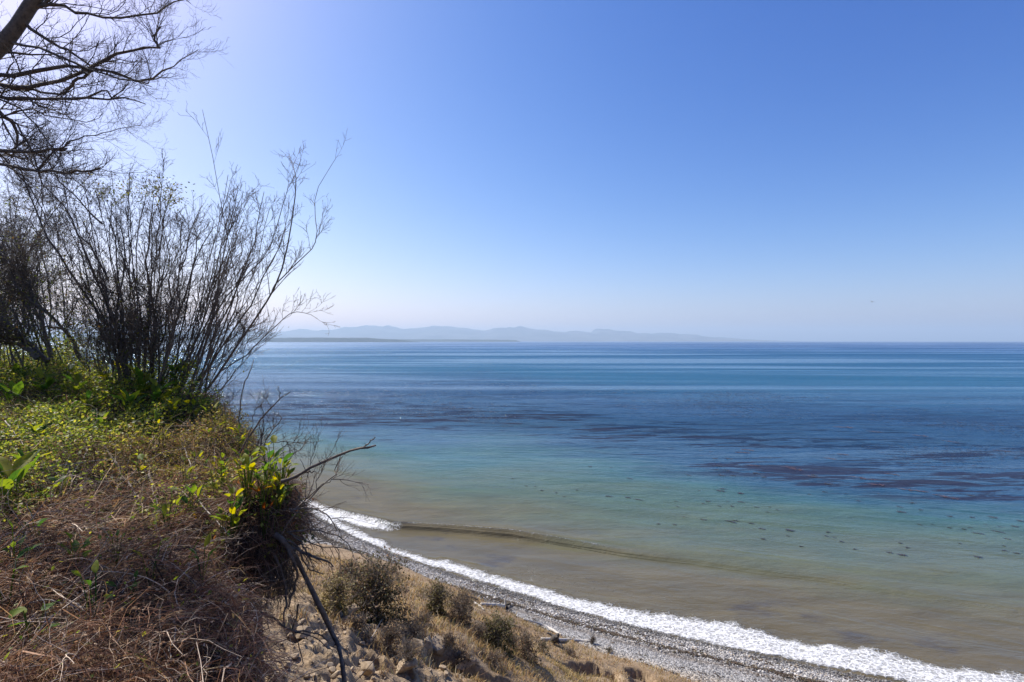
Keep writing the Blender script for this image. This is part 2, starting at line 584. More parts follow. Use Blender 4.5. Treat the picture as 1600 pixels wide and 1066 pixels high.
def make_sea():
    xf = np.arange(-72, 76, 0.55)
    g = 76 * np.cumprod(np.full(62, 1.11))
    g = g[g < 38000]
    xs = np.concatenate([-np.append(g, 38000)[::-1], xf, np.append(g, 38000)])
    yf = np.arange(32, 100, 0.22)
    g2 = 100 * np.cumprod(np.full(200, 1.035))
    g2 = g2[g2 < 38000]
    ys = np.concatenate([[-3000, -1000, -400, -200, -100, -50, -20, 0, 10, 18, 24, 28], yf, g2, [38000]])
    X, Y = np.meshgrid(xs, ys)
    off = offshore(X, Y)
    q = wave_q(X, Y)
    A = np.interp(X, [-60, -30, -16, -6, 6, 13, 20, 45, 70], [0.3, 0.5, 0.78, 0.84, 0.74, 0.46, 0.28, 0.22, 0.0])
    wid = np.interp(X, [-16, 8, 16, 50], [0.8, 0.8, 1.6, 2.6])
    z = A * np.where(q < 0, np.exp(-(q / (0.55 * wid)) ** 2), np.exp(-(q / (2.2 * wid)) ** 2))
    q2 = q - 17 - 0.05 * X
    z += 0.16 * np.exp(-(q2 / 2.2) ** 2) * sstep(80, 40, np.abs(X))
    z += 0.10 * np.exp(-((q - 31 + 0.1 * X) / 3.0) ** 2) * sstep(90, 40, np.abs(X))
    nearw = sstep(160, 60, Y) * sstep(90, 60, np.abs(X))
    z += 0.11 * fbm(X * 0.07 + Y * 0.03, Y * 0.30 + X * 0.13, 3, 81) * nearw
    # churned water at the edge
    wf = np.interp(X, [-60, -30, -15, 0, 11, 20, 28, 45, 80], [1.8, 2.0, 1.6, 1.9, 3.1, 3.9, 3.6, 3.0, 2.4])
    warp = 0.9 * fbm(X * 0.3, Y * 0.3, 4, 83) + 0.35 * fbm(X * 1.1, Y * 1.1, 2, 84)
    o2 = off + warp * 1.25
    swash = sstep(-0.5, 0.15, off + 0.3 * fbm(X * 0.5, Y * 0.5, 3, 85)) * sstep(1.3, -1.1, (o2 - wf))
    bw = sstep(-11.5, -20.0, X + 1.5 * fbm(Y * 0.6, X * 0.6, 3, 86))
    broken = (0.35 + 0.65 * bw) * sstep(0.0, 0.25, bw) * np.exp(-((q + 1.0 * bw + 0.1) / (0.5 + 1.25 * bw)) ** 2 * 1.2) * 1.15
    film = 0.5 * sstep(-0.3, 0.5, off) * sstep(-12, -24, X) * sstep(9, 2, off)
    crest = 0.66 * np.exp(-((q - 0.25) / 0.38) ** 2) * sstep(-17, -14, X) * sstep(20, 10, X)
    lace = 0.47 * sstep(1.0, 3.0, off - wf + 2.5) * sstep(9, 3, off - wf) * np.interp(X, [-20, -4, 2, 22, 40, 60], [0.5, 0.6, 0.95, 0.75, 0.6, 0.5])
    lace = lace + 0.46 * np.exp(-((q + 1.5 - 0.4 * fbm(X * 0.3, Y * 0.3, 2, 88) * 4) / 0.9) ** 2) * sstep(30, 34, X) * sstep(49, 44, X)
    foam = np.clip(np.maximum.reduce([swash, broken, film, crest, lace]), 0, 1.2)
    z += 0.16 * swash * (0.5 + np.abs(fbm(X * 1.3, Y * 1.3, 3, 87))) + 0.25 * np.clip(broken, 0, 1) * (0.3 + np.abs(fbm(X * 0.9, Y * 0.9, 3, 89)))
    z = z * sstep(130, 60, np.abs(X))
    # the silt plume is narrower towards both ends of the bay
    dep = off + 26 * sstep(12, 62, X) * sstep(34, 58, off) + 30 * sstep(2, -30, X) * sstep(14, 42, off)
    v = np.stack([X, Y, z], -1).reshape(-1, 3)
    return new_mesh('sea', v, grid_faces(len(xs), len(ys)), {'off': off.ravel(), 'foam': foam.ravel(), 'dep': dep.ravel()}, smooth=True)

def mat_sea():
    m, nt, n, l, b = mat_new('sea_water')
    geo = n.new('ShaderNodeNewGeometry')
    pos = geo.outputs['Position']
    off = attr(n, 'off').outputs['Fac']
    foam = attr(n, 'foam').outputs['Fac']
    def mapped(sx, sy, rot=-0.45):
        mp = n.new('ShaderNodeMapping')
        mp.inputs['Rotation'].default_value = (0, 0, -rot)
        mp.inputs['Scale'].default_value = (sx, sy, 1)
        l.new(pos, mp.inputs['Vector'])
        return mp.outputs[0]
    along = mapped(1, 3.2)                                   # streaks run along the shore
    # depth, silt and weed: colour follows the distance from the waterline
    w1 = noise(n, l, along, 0.035, 4, 0.6, 0.4)
    w2 = noise(n, l, along, 0.16, 3, 0.6)
    dep = attr(n, 'dep').outputs['Fac']
    dw = mathn(n, l, 'ADD', dep, mathn(n, l, 'MULTIPLY', mathn(n, l, 'SUBTRACT', w1, 0.5), mathn(n, l, 'MULTIPLY_ADD', off, 0.75, 8.0)))
    dw = mathn(n, l, 'ADD', dw, mathn(n, l, 'MULTIPLY', mathn(n, l, 'SUBTRACT', w2, 0.5), 5.0))
    lg = mathn(n, l, 'DIVIDE', mathn(n, l, 'LOGARITHM', mathn(n, l, 'MAXIMUM', mathn(n, l, 'ADD', dw, 6.0), 1.0), 10.0), 4.0)
    def L(o):
        return math.log10(o + 6.0) / 4.0
    rc = ramp(n, [(L(0), (0.104, 0.084, 0.046)), (L(12), (0.102, 0.086, 0.046)), (L(19), (0.092, 0.095, 0.054)), (L(36), (0.062, 0.096, 0.066)),
                  (L(54), (0.036, 0.088, 0.082)), (L(80), (0.010, 0.046, 0.085)), (L(180), (0.006, 0.042, 0.105)), (L(330), (0.002, 0.068, 0.135)), (L(900), (0.002, 0.060, 0.140)), (L(3000), (0.002, 0.045, 0.14))])
    l.new(lg, rc.inputs[0])
    col = rc.outputs[0]
    # canopy of the weed bed showing at the surface
    kn = noise(n, l, mapped(0.055, 0.30, -0.33), 1.0, 6, 0.72, 0.6)
    kb = mathn(n, l, 'MULTIPLY', sockmap(n, l, dw, 52, 85), sockmap(n, l, dw, 330, 190))
    kn2 = noise(n, l, mapped(0.011, 0.040, -0.30), 1.0, 3, 0.5)
    kthr = mathn(n, l, 'ADD', kn, mathn(n, l, 'MULTIPLY', mathn(n, l, 'SUBTRACT', kn2, 0.5), 0.55))
    kfac = mathn(n, l, 'MULTIPLY', sockmap(n, l, kthr, 0.49, 0.57), kb)
    col = mixc(n, l, mathn(n, l, 'MULTIPLY', kfac, sockmap(n, l, dw, 100, 170, 0.82, 0.42)), col, mixc(n, l, sockmap(n, l, dw, 90, 130), (0.018, 0.012, 0.022), (0.006, 0.012, 0.034)))
    mot = noise(n, l, mapped(0.10, 0.34), 1.0, 5, 0.6, 0.5)
    vs = nd(n, 'ShaderNodeVectorMath', operation='SCALE')
    l.new(col, vs.inputs[0])
    l.new(sockmap(n, l, mot, 0.3, 0.7, 0.87, 1.13), vs.inputs['Scale'])
    col = vs.outputs[0]
    # dark weedy bottom seen near the beach
    bn = noise(n, l, mapped(0.12, 0.2), 1.0, 5, 0.6)
    bf = mathn(n, l, 'MULTIPLY', sockmap(n, l, bn, 0.54, 0.68), mathn(n, l, 'MULTIPLY', sockmap(n, l, off, 2, 4), sockmap(n, l, off, 12, 8)))
    col = mixc(n, l, mathn(n, l, 'MULTIPLY', bf, 0.55), col, (0.045, 0.04, 0.04))
    # foam
    fn1 = noise(n, l, mapped(1.0, 1.5), 1.9, 7, 0.74, 0.9)
    vo = n.new('ShaderNodeTexVoronoi')
    vo.feature = 'DISTANCE_TO_EDGE'
    vo.inputs['Scale'].default_value = 2.1
    l.new(mapped(1.0, 1.3), vo.inputs['Vector'])
    web = sockmap(n, l, vo.outputs['Distance'], 0.16, 0.0)
    fn = mathn(n, l, 'ADD', mathn(n, l, 'MULTIPLY', fn1, 0.9), mathn(n, l, 'MULTIPLY', web, 0.16))
    th = mathn(n, l, 'SUBTRACT', 0.97, mathn(n, l, 'MULTIPLY', foam, 0.78))
    ff = mathn(n, l, 'DIVIDE', mathn(n, l, 'SUBTRACT', fn, th), 0.30, clamp=True)
    ff = mathn(n, l, 'MULTIPLY', ff, sockmap(n, l, foam, 0.02, 0.3))
    # ruffled and calm water: bumps and gloss
    dist = n.new('ShaderNodeVectorMath')
    dist.operation = 'LENGTH'
    l.new(pos, dist.inputs[0])
    far = dist.outputs['Value']
    big = noise(n, l, mapped(0.0011, 0.0085, -0.06), 1.0, 5, 0.6, 0.5)       # wind lanes
    calm = sockmap(n, l, big, 0.40, 0.62)
    h1 = noise(n, l, mapped(0.22, 0.62), 1.0, 5, 0.62, 0.3)
    h2 = noise(n, l, mapped(0.9, 1.9), 1.0, 4, 0.6)
    h3 = noise(n, l, mapped(0.035, 0.11, -0.2), 1.0, 4, 0.6)
    hh = mathn(n, l, 'ADD', mathn(n, l, 'MULTIPLY', h1, 0.34), mathn(n, l, 'MULTIPLY', h2, 0.12))
    h4 = noise(n, l, mapped(0.035, 0.20, -0.35), 1.0, 5, 0.62, 0.4)
    hh = mathn(n, l, 'ADD', hh, mathn(n, l, 'MULTIPLY', h4, sockmap(n, l, off, 35, 100, 0.0, 0.75)))
    hh = mathn(n, l, 'ADD', hh, mathn(n, l, 'MULTIPLY', h3, mathn(n, l, 'MULTIPLY', sockmap(n, l, far, 150, 1200), 2.2)))
    amp = mathn(n, l, 'MULTIPLY', sockmap(n, l, off, 4, 110, 0.32, 1.0), mathn(n, l, 'MULTIPLY_ADD', calm, 0.95, 0.20))
    hh = mathn(n, l, 'MULTIPLY', hh, mathn(n, l, 'MULTIPLY', amp, 3.2))
    hf = mathn(n, l, 'ADD', hh, mathn(n, l, 'MULTIPLY', ff, 0.10))
    hf = mathn(n, l, 'ADD', hf, mathn(n, l, 'MULTIPLY', mathn(n, l, 'MULTIPLY', fn1, ff), 0.35))
    bp = n.new('ShaderNodeBump')
    bp.inputs['Strength'].default_value = 0.8
    bp.inputs['Distance'].default_value = 1.0
    l.new(hf, bp.inputs['Height'])
    fcol = ramp(n, [(0.3, (0.50, 0.49, 0.47)), (0.5, (0.72, 0.72, 0.71)), (0.62, (0.84, 0.84, 0.83))])
    l.new(noise(n, l, mapped(1.0, 1.3), 4.2, 5, 0.7), fcol.inputs[0])
    col = mixc(n, l, ff, col, fcol.outputs[0])
    rg = mathn(n, l, 'ADD', sockmap(n, l, far, 60, 3000, 0.10, 0.30), mathn(n, l, 'MULTIPLY', ff, 0.4))
    n.remove(b)
    df = n.new('ShaderNodeBsdfDiffuse')
    l.new(col, df.inputs['Color'])
    l.new(bp.outputs[0], df.inputs['Normal'])
    gl = n.new('ShaderNodeBsdfGlossy')
    gl.inputs['Color'].default_value = (0.84, 0.95, 1.0, 1)
    l.new(rg, gl.inputs['Roughness'])
    l.new(bp.outputs[0], gl.inputs['Normal'])
    fr = n.new('ShaderNodeFresnel')
    fr.inputs['IOR'].default_value = 1.333
    l.new(bp.outputs[0], fr.inputs['Normal'])
    cap = mathn(n, l, 'MULTIPLY', sockmap(n, l, calm, 0, 1, 0.55, 0.28), sockmap(n, l, off, 10, 70, 0.34, 1.0))
    kdark = mathn(n, l, 'MULTIPLY', kfac, sockmap(n, l, dw, 100, 170, 1.0, 0.45))
    cap = mathn(n, l, 'MULTIPLY', cap, sockmap(n, l, kdark, 0, 1, 1.0, 0.25))
    fac = mathn(n, l, 'MULTIPLY', mathn(n, l, 'MINIMUM', fr.outputs[0], cap), sockmap(n, l, ff, 0, 1, 1.0, 0.15))
    mx = n.new('ShaderNodeMixShader')
    l.new(fac, mx.inputs[0])
    l.new(df.outputs[0], mx.inputs[1])
    l.new(gl.outputs[0], mx.inputs[2])
    l.new(mx.outputs[0], n['Material Output'].inputs['Surface'])
    return m

link('sea', make_sea(), mat_sea(), kind='structure')

# ------------------------------------------------------------------ beach
def make_beach():
    xs = np.concatenate([np.linspace(-300, -60, 40), np.arange(-58, 60, 0.5), np.linspace(62, 300, 40)])
    ts = np.concatenate([np.linspace(-30, -4, 10), np.arange(-3.5, 22, 0.3), np.linspace(24, 60, 8)])
    X, Tt = np.meshgrid(xs, ts)
    Y = shore_y(X) - Tt
    Z = beach_z(X, Y)
    s = -offshore(X, Y)
    return new_mesh('beach', np.stack([X, Y, Z], -1).reshape(-1, 3), grid_faces(len(xs), len(ts))[:, ::-1], {'s': s.ravel()}, smooth=True)

def mat_beach():
    m, nt, n, l, b = mat_new('beach_shingle')
    geo = n.new('ShaderNodeNewGeometry')
    pos = geo.outputs['Position']
    s = attr(n, 's').outputs['Fac']
    w = noise(n, l, pos, 0.22, 4, 0.6)
    sw = mathn(n, l, 'ADD', s, mathn(n, l, 'MULTIPLY', mathn(n, l, 'SUBTRACT', w, 0.5), 1.6))
    r = ramp(n, [(0.0, (0.05, 0.047, 0.044)), (0.10, (0.075, 0.072, 0.07)), (0.2, (0.21, 0.20, 0.195)), (0.42, (0.22, 0.21, 0.20)), (0.48, (0.12, 0.10, 0.08)),
                 (0.53, (0.20, 0.19, 0.18)), (0.68, (0.24, 0.23, 0.215)), (0.8, (0.27, 0.235, 0.19)), (1.0, (0.29, 0.23, 0.165))])
    l.new(mathn(n, l, 'DIVIDE', sw, 8.0), r.inputs[0])
    vo = n.new('ShaderNodeTexVoronoi')
    vo.inputs['Scale'].default_value = 7.0
    l.new(pos, vo.inputs['Vector'])
    sep = n.new('ShaderNodeSeparateColor')
    l.new(vo.outputs['Color'], sep.inputs[0])
    k = sockmap(n, l, sep.outputs[0], 0, 1, 0.55, 1.5)
    vm = nd(n, 'ShaderNodeVectorMath', operation='SCALE')
    l.new(r.outputs[0], vm.inputs[0])
    l.new(k, vm.inputs['Scale'])
    l.new(vm.outputs[0], b.inputs['Base Color'])
    b.inputs['Roughness'].default_value = 0.75
    bp = n.new('ShaderNodeBump')
    bp.inputs['Strength'].default_value = 1.0
    bp.inputs['Distance'].default_value = 0.08
    l.new(mathn(n, l, 'SUBTRACT', 0.6, vo.outputs['Distance']), bp.inputs['Height'])
    l.new(bp.outputs[0], b.inputs['Normal'])
    return m
link('beach', make_beach(), mat_beach(), kind='structure')

# ------------------------------------------------------------------ the bluff: top, eroded face and slumped terrace
def make_bluff():
    xs = np.concatenate([np.linspace(-90, -16, 60), np.arange(-15.5, -7, 0.16), np.arange(-7, 1.0, 0.06), np.arange(1.0, 14, 0.13), np.linspace(14.5, 90, 60)])
    ys = np.concatenate([np.linspace(-30, -3, 12), np.arange(-2.5, 1, 0.25), np.arange(1, 10, 0.06), np.arange(10, 20, 0.085), np.arange(20, 46, 0.16), np.linspace(47, 110, 50)])
    X, Y = np.meshgrid(xs, ys)
    Z = land_z(X, Y)
    e = edge_dist(X, Y)
    rub = rubble(X, Y)
    return new_mesh('bluff', np.stack([X, Y, Z], -1).reshape(-1, 3), grid_faces(len(xs), len(ys)),
                    {'top': sstep(-0.35, 0.05, e).ravel(), 'rub': rub.ravel()}, smooth=True)

def mat_bluff():
    m, nt, n, l, b = mat_new('bluff_soil')
    geo = n.new('ShaderNodeNewGeometry')
    pos = geo.outputs['Position']
    top = attr(n, 'top').outputs['Fac']
    rub = attr(n, 'rub').outputs['Fac']
    sepn = n.new('ShaderNodeSeparateXYZ')
    l.new(geo.outputs['True Normal'], sepn.inputs[0])
    n1 = noise(n, l, pos, 0.7, 6, 0.65)
    n2 = noise(n, l, pos, 5.0, 5, 0.7)
    n3 = noise(n, l, pos, 22.0, 3, 0.6)
    soil = ramp(n, [(0.3, (0.13, 0.088, 0.052)), (0.5, (0.27, 0.195, 0.122)), (0.7, (0.42, 0.325, 0.215))])
    l.new(mathn(n, l, 'ADD', mathn(n, l, 'MULTIPLY', n1, 0.4), mathn(n, l, 'MULTIPLY', n2, 0.6)), soil.inputs[0])
    turf = ramp(n, [(0.32, (0.12, 0.078, 0.048)), (0.5, (0.235, 0.165, 0.10)), (0.66, (0.37, 0.285, 0.185))])
    l.new(mathn(n, l, 'ADD', mathn(n, l, 'MULTIPLY', n1, 0.5), mathn(n, l, 'MULTIPLY', n3, 0.5)), turf.inputs[0])
    flat = sockmap(n, l, sepn.outputs[2], 0.55, 0.8)
    g = mathn(n, l, 'MULTIPLY', flat, mathn(n, l, 'SUBTRACT', 1.0, rub))
    col = mixc(n, l, g, soil.outputs[0], turf.outputs[0])
    humus = ramp(n, [(0.3, (0.022, 0.016, 0.011)), (0.7, (0.07, 0.05, 0.035))])
    l.new(n2, humus.inputs[0])
    col = mixc(n, l, top, col, humus.outputs[0])
    l.new(col, b.inputs['Base Color'])
    b.inputs['Roughness'].default_value = 0.95
    b.inputs['Specular IOR Level'].default_value = 0.15
    bp = n.new('ShaderNodeBump')
    bp.inputs['Strength'].default_value = 0.9
    bp.inputs['Distance'].default_value = 0.08
    l.new(mathn(n, l, 'ADD', n2, mathn(n, l, 'MULTIPLY', n3, 0.4)), bp.inputs['Height'])
    l.new(bp.outputs[0], b.inputs['Normal'])
    return m
M_SOIL = mat_bluff()
bluff = link('bluff', make_bluff(), M_SOIL, kind='structure')

# ------------------------------------------------------------------ far shore: mountains and two low headlands
def mat_far(name, c1, c2, scale):
    m, nt, n, l, b = mat_new(name)
    geo = n.new('ShaderNodeNewGeometry')
    g = noise(n, l, geo.outputs['Position'], scale, 5)
    r = ramp(n, [(0.35, c1), (0.65, c2)])
    l.new(g, r.inputs[0])
    l.new(r.outputs[0], b.inputs['Base Color'])
    b.inputs['Roughness'].default_value = 1.0
    b.inputs['Specular IOR Level'].default_value = 0.0
    return m

SKY_PX = [(-900, 527), (-300, 522), (0, 521), (150, 519), (300, 519), (400, 518), (444, 516), (459, 514), (481, 517), (525, 514), (544, 509.7), (569, 507.5), (594, 510.6), (603, 509), (619, 512), (628, 514), (650, 510.6), (675, 510), (703, 508.8),
          (722, 512.5), (759, 516.6), (781, 513), (809, 511), (847, 514), (884, 517.5), (925, 518.4), (933, 513.8), (962, 515), (981, 518.4), (1016, 521.5), (1066, 520.6), (1103, 526), (1156, 528.5), (1187, 530.6), (1215, 534), (1260, 536)]
def make_range():
    D = 30000.0
    xs = np.linspace(-1.95 * D, 0.6 * D, 1500)
    vs = np.linspace(-1, 1, 40)
    X, V = np.meshgrid(xs, vs)
    sp = np.array(SKY_PX, float)
    hs = (533.3 - np.interp(X / D * F + 800, sp[:, 0], sp[:, 1])) / F * D
    prof = np.where(V < 0, (1 + V) ** 1.25, 1 - V ** 2)
    Y = D + V * 5200 - 900 * fbm(X / 2500, V * 2, 3, 91)
    rid = fbm(X / 900, V * 3.0, 4, 93)
    Z = hs * prof * (1 + 0.28 * rid * (1 - np.exp(-(V / 0.25) ** 2))) + (150 * (0.32 - np.abs(fbm(X / 1500, V * 0 + 2, 4, 95))) + 85 * fbm(X / 520, V * 0 + 5, 4, 96)) * np.clip(hs / 300, 0, 1) * prof
    Z = np.where(hs <= 0, -30, Z - 6 * (np.abs(V) > 0.99))
    return new_mesh('mountain_range', np.stack([X, Y, Z], -1).reshape(-1, 3), grid_faces(len(xs), len(vs)), smooth=True)
link('mountains', make_range(), mat_far('mountain_forest', (0.035, 0.040, 0.055), (0.12, 0.115, 0.13), 0.0009), kind='structure')

def make_head(D, pts, depth, seed):
    sp = np.array(pts, float)
    xs = np.linspace((sp[0, 0] - 800) / F * D, (sp[-1, 0] - 800) / F * D, 420)
    vs = np.linspace(0, 1, 16)
    X, V = np.meshgrid(xs, vs)
    hs = np.interp(X / D * F + 800, sp[:, 0], sp[:, 1]) / F * D
    Y = D + V * depth + 90 * fbm(X / 260, V, 3, seed)
    prof = np.clip(np.minimum(V / 0.12, (1 - V) / 0.2), 0, 1) ** 0.7
    Z = hs * prof * (1 + 0.16 * fbm(X / 120, V * 5, 4, seed + 3)) - 2
    return new_mesh('headland', np.stack([X, Y, Z], -1).reshape(-1, 3), grid_faces(len(xs), len(vs)), smooth=True)
M_HEAD = mat_far('headland_forest', (0.026, 0.038, 0.042), (0.055, 0.065, 0.066), 0.01)
link('headland', make_head(10500, [(-700, 8), (0, 8), (300, 7.4), (400, 7.0), (440, 6.8), (480, 7.5), (520, 7.0), (560, 6.8), (590, 5.0), (618, 3.2), (633, 1.0), (640, 0)], 1500, 101), M_HEAD, kind='structure')
link('headland', make_head(15000, [(520, 4), (560, 4.2), (620, 4.0), (680, 4.1), (740, 3.6), (790, 3.2), (806, 2.8), (813, 0.4), (818, 0)], 1800, 107), M_HEAD, kind='structure')

# ------------------------------------------------------------------ haze over the strait
def make_haze():
    x0, x1, y0, y1, z0, z1 = -60500, 39000, -4000, 39000, -32, 950
    v = [(x, y, z) for z in (z0, z1) for y in (y0, y1) for x in (x0, x1)]
    f = [(0, 2, 3, 1), (4, 5, 7, 6), (0, 1, 5, 4), (2, 6, 7, 3), (0, 4, 6, 2), (1, 3, 7, 5)]
    m = bpy.data.materials.new('haze_air')
    m.use_nodes = True
    n, l = m.node_tree.nodes, m.node_tree.links
    n.remove(n['Principled BSDF'])
    pv = n.new('ShaderNodeVolumePrincipled')
    pv.inputs['Color'].default_value = (0.62, 0.81, 1.0, 1)
    pv.inputs['Density'].default_value = 5.0e-5
    pv.inputs['Anisotropy'].default_value = 0.15
    l.new(pv.outputs[0], n['Material Output'].inputs['Volume'])
    return link('haze', new_mesh('haze', np.array(v, float), np.array(f)), m, kind='stuff')
make_haze()
#@@PART2
# ------------------------------------------------------------------ shingle and stranded weed on the beach
def ico():
    t = (1 + 5 ** 0.5) / 2
    v = np.array([(-1, t, 0), (1, t, 0), (-1, -t, 0), (1, -t, 0), (0, -1, t), (0, 1, t), (0, -1, -t), (0, 1, -t), (t, 0, -1), (t, 0, 1), (-t, 0, -1), (-t, 0, 1)], float)
    f = np.array([(0, 11, 5), (0, 5, 1), (0, 1, 7), (0, 7, 10), (0, 10, 11), (1, 5, 9), (5, 11, 4), (11, 10, 2), (10, 7, 6), (7, 1, 8), (3, 9, 4), (3, 4, 2), (3, 2, 6), (3, 6, 8), (3, 8, 9), (4, 9, 5), (2, 4, 11), (6, 2, 10), (8, 6, 7), (9, 8, 1)])
    return norm(v), f

def ico2(times=1):
    v, f = ico()
    for _ in range(times):
        mid, vs, nf = {}, list(v), []
        def m(a, b):
            k = (min(a, b), max(a, b))
            if k not in mid:
                mid[k] = len(vs)
                q = vs[a] + vs[b]
                vs.append(q / np.linalg.norm(q))
            return mid[k]
        for a, b, c in f:
            ab, bc, ca = m(a, b), m(b, c), m(c, a)
            nf += [(a, ab, ca), (b, bc, ab), (c, ca, bc), (ab, bc, ca)]
        v, f = np.array(vs), np.array(nf)
    return v, f

def pick(pal, w, n):
    pal = np.array(pal, float)
    return pal[RNG.choice(len(pal), n, p=np.array(w) / sum(w))] * RNG.uniform(0.75, 1.25, (n, 1))

M_STONE = mat_vcol('beach_stone', 0.7, 0, 0.4, 0.2, 25)
M_WEED = mat_vcol('stranded_weed', 0.6, 0, 0.4, 0.3, 30)

def shingle():
    n = 34000
    x = RNG.uniform(-30, 36, n)
    s = np.where(RNG.random(n) < 0.7, RNG.uniform(-0.2, 3.6, n), RNG.uniform(3.6, 7.5, n))
    y = shore_y(x) - s / shore_cos(x)
    keep = land_z(x, y) < beach_z(x, y) - 0.05
    x, y, s = x[keep], y[keep], s[keep]
    n = len(x)
    r = np.where(s < 3.6, RNG.uniform(0.035, 0.085, n), RNG.uniform(0.02, 0.05, n)) * np.where(RNG.random(n) < 0.04, 1.7, 1)
    tv, tf = ico()
    z = beach_z(x, y) + r * 0.25
    sc = np.stack([r * RNG.uniform(0.8, 1.4, n), r * RNG.uniform(0.8, 1.2, n), r * RNG.uniform(0.45, 0.8, n)], 1)
    v, f = scatter(tv, tf, np.stack([x, y, z], 1), eul(RNG.normal(0, 0.25, n), RNG.normal(0, 0.25, n), RNG.uniform(0, 6.28, n)), sc)
    c = pick([(0.29, 0.275, 0.255), (0.46, 0.44, 0.41), (0.15, 0.14, 0.13), (0.30, 0.25, 0.19), (0.54, 0.51, 0.47)], [4, 2.4, 3, 1.6, 0.8], n)
    wet = sstep(1.3, 0.4, s + 0.7 * fbm(x * 0.5, y * 0.5, 2, 12))
    c = c * (1 - 0.62 * wet)[:, None]
    g = Geo()
    g.add(v, f, np.repeat(c, len(tv), 0))
    link('shingle_stones', g.mesh('shingle_stones'), M_STONE, label='grey and pale shingle stones strewn along the beach', cat='stones', kind='stuff')

def wrack():
    n = 16000
    x = RNG.uniform(-32, 36, n)
    band = RNG.random(n)
    s = np.where(band < 0.7, 3.5 + 1.0 * fbm(x * 0.12, x * 0 + 1, 2, 3) + RNG.normal(0, 0.24, n), np.where(band < 0.86, RNG.uniform(4, 7.5, n), 2.0 + 0.8 * fbm(x * 0.2, x * 0, 2, 4) + RNG.normal(0, 0.4, n)))
    keep = (fbm(x * 0.35, s * 0.5, 3, 6) > -0.15) | (band < 0.35)
    x, s = x[keep], s[keep]
    y = shore_y(x) - s / shore_cos(x)
    n = len(x)
    a = RNG.uniform(0, 6.28, n)
    L = RNG.uniform(0.08, 0.34, n)
    t = np.linspace(-0.5, 0.5, 4)
    P = np.zeros((n, 4, 3))
    cur = RNG.normal(0, 0.7, n)
    for k in range(4):
        aa = a + cur * t[k]
        P[:, k, 0] = x + np.cos(aa) * L * t[k]
        P[:, k, 1] = y + np.sin(aa) * L * t[k]
    P[:, :, 2] = surf(P[:, :, 0], P[:, :, 1]) + RNG.uniform(0.03, 0.10, (n, 4))
    v, f = tubes(P, np.full((n, 4), 1.0) * RNG.uniform(0.01, 0.035, (n, 1)), 3)
    c = pick([(0.06, 0.042, 0.025), (0.10, 0.06, 0.03), (0.12, 0.10, 0.04), (0.035, 0.03, 0.025)], [4, 3, 1, 2], n)
    g = Geo()
    g.add(v, f, np.repeat(c, 12, 0))
    link('stranded_weed', g.mesh('stranded_weed'), M_WEED, label='brown line of stranded seaweed along the shingle', cat='seaweed', kind='stuff')
shingle()
wrack()

# ------------------------------------------------------------------ driftwood
M_DRIFT = mat_bark('driftwood_grey', (0.28, 0.25, 0.21), (0.58, 0.54, 0.48), 9)
M_DARKWOOD = mat_bark('wet_dark_wood', (0.03, 0.025, 0.02), (0.09, 0.075, 0.06), 14)

def capped(pts, r0, r1, n=10, sides=8, jit=0.0, rj=0.08):
    """one tapered limb with closed ends; returns verts, faces"""
    p = resample(pts, n, jit)
    r = np.linspace(r0, r1, n) * (1 + RNG.normal(0, rj, n))
    p = np.concatenate([[p[0]], p, [p[-1]]])
    r = np.concatenate([[r0 * 0.02], r, [r1 * 0.02]])
    d = p[2] - p[1]
    p[0] = p[1] - d / np.linalg.norm(d) * r0 * 0.15
    d = p[-2] - p[-3]
    p[-1] = p[-2] + d / np.linalg.norm(d) * r1 * 0.3
    return tubes(p[None], r[None], sides)

def log(name, label, px, r0, r1, extras=(), mat=None):
    pts = [ground(a, b) for a, b in px]
    for k, q in enumerate(pts):
        q[2] += r0 * 0.7
    o = pts[0].copy()
    root = empty(name, o - (0, 0, r0 * 0.7), label, 'driftwood')
    o = np.array(root.location)
    g = Geo()
    g.add(*capped(pts, r0, r1, 12, 9, r0 * 0.12))
    link('log', g.mesh('log', o, True), mat or M_DRIFT, root)
    for nm, ctrl, ra, rb, m in extras:
        g = Geo()
        g.add(*capped([pts[-1] + np.array(c) for c in ctrl], ra, rb, 7, 6, ra * 0.15))
        link(nm, g.mesh(nm, o, True), m, root)
    return root

log('driftwood_log', 'thin dark grey driftwood pole on the shingle behind the brown bushes', [(716, 931), (732, 934), (747, 939)], 0.11, 0.07, mat=M_DARKWOOD)
log('driftwood_log', 'short pale driftwood stick pointing at the end of the rooted log', [(740, 942), (748, 947), (756, 954)], 0.08, 0.06)
log('driftwood_log', 'pale driftwood log with upright snag and dark root at its end', [(752, 946), (770, 947), (789, 949)], 0.13, 0.17,
    [('snag', [(0, 0, 0), (0.02, 0.2, 0.4), (0.08, 0.3, 0.95)], 0.09, 0.03, M_DRIFT), ('root', [(0, 0, 0), (0.35, -0.4, -0.02), (0.62, -1.0, -0.12)], 0.15, 0.07, M_DARKWOOD),
     ('root', [(0, 0, 0), (0.3, 0.15, 0.15), (0.55, 0.2, 0.12)], 0.12, 0.06, M_DARKWOOD), ('root', [(0, 0, 0), (0.1, -0.3, 0.3), (0.3, -0.4, 0.42)], 0.08, 0.04, M_DARKWOOD)])
log('driftwood_log', 'long slender driftwood pole slanting down the gravel above the grass', [(818, 969), (846, 977), (862, 985), (877, 994)], 0.075, 0.11)
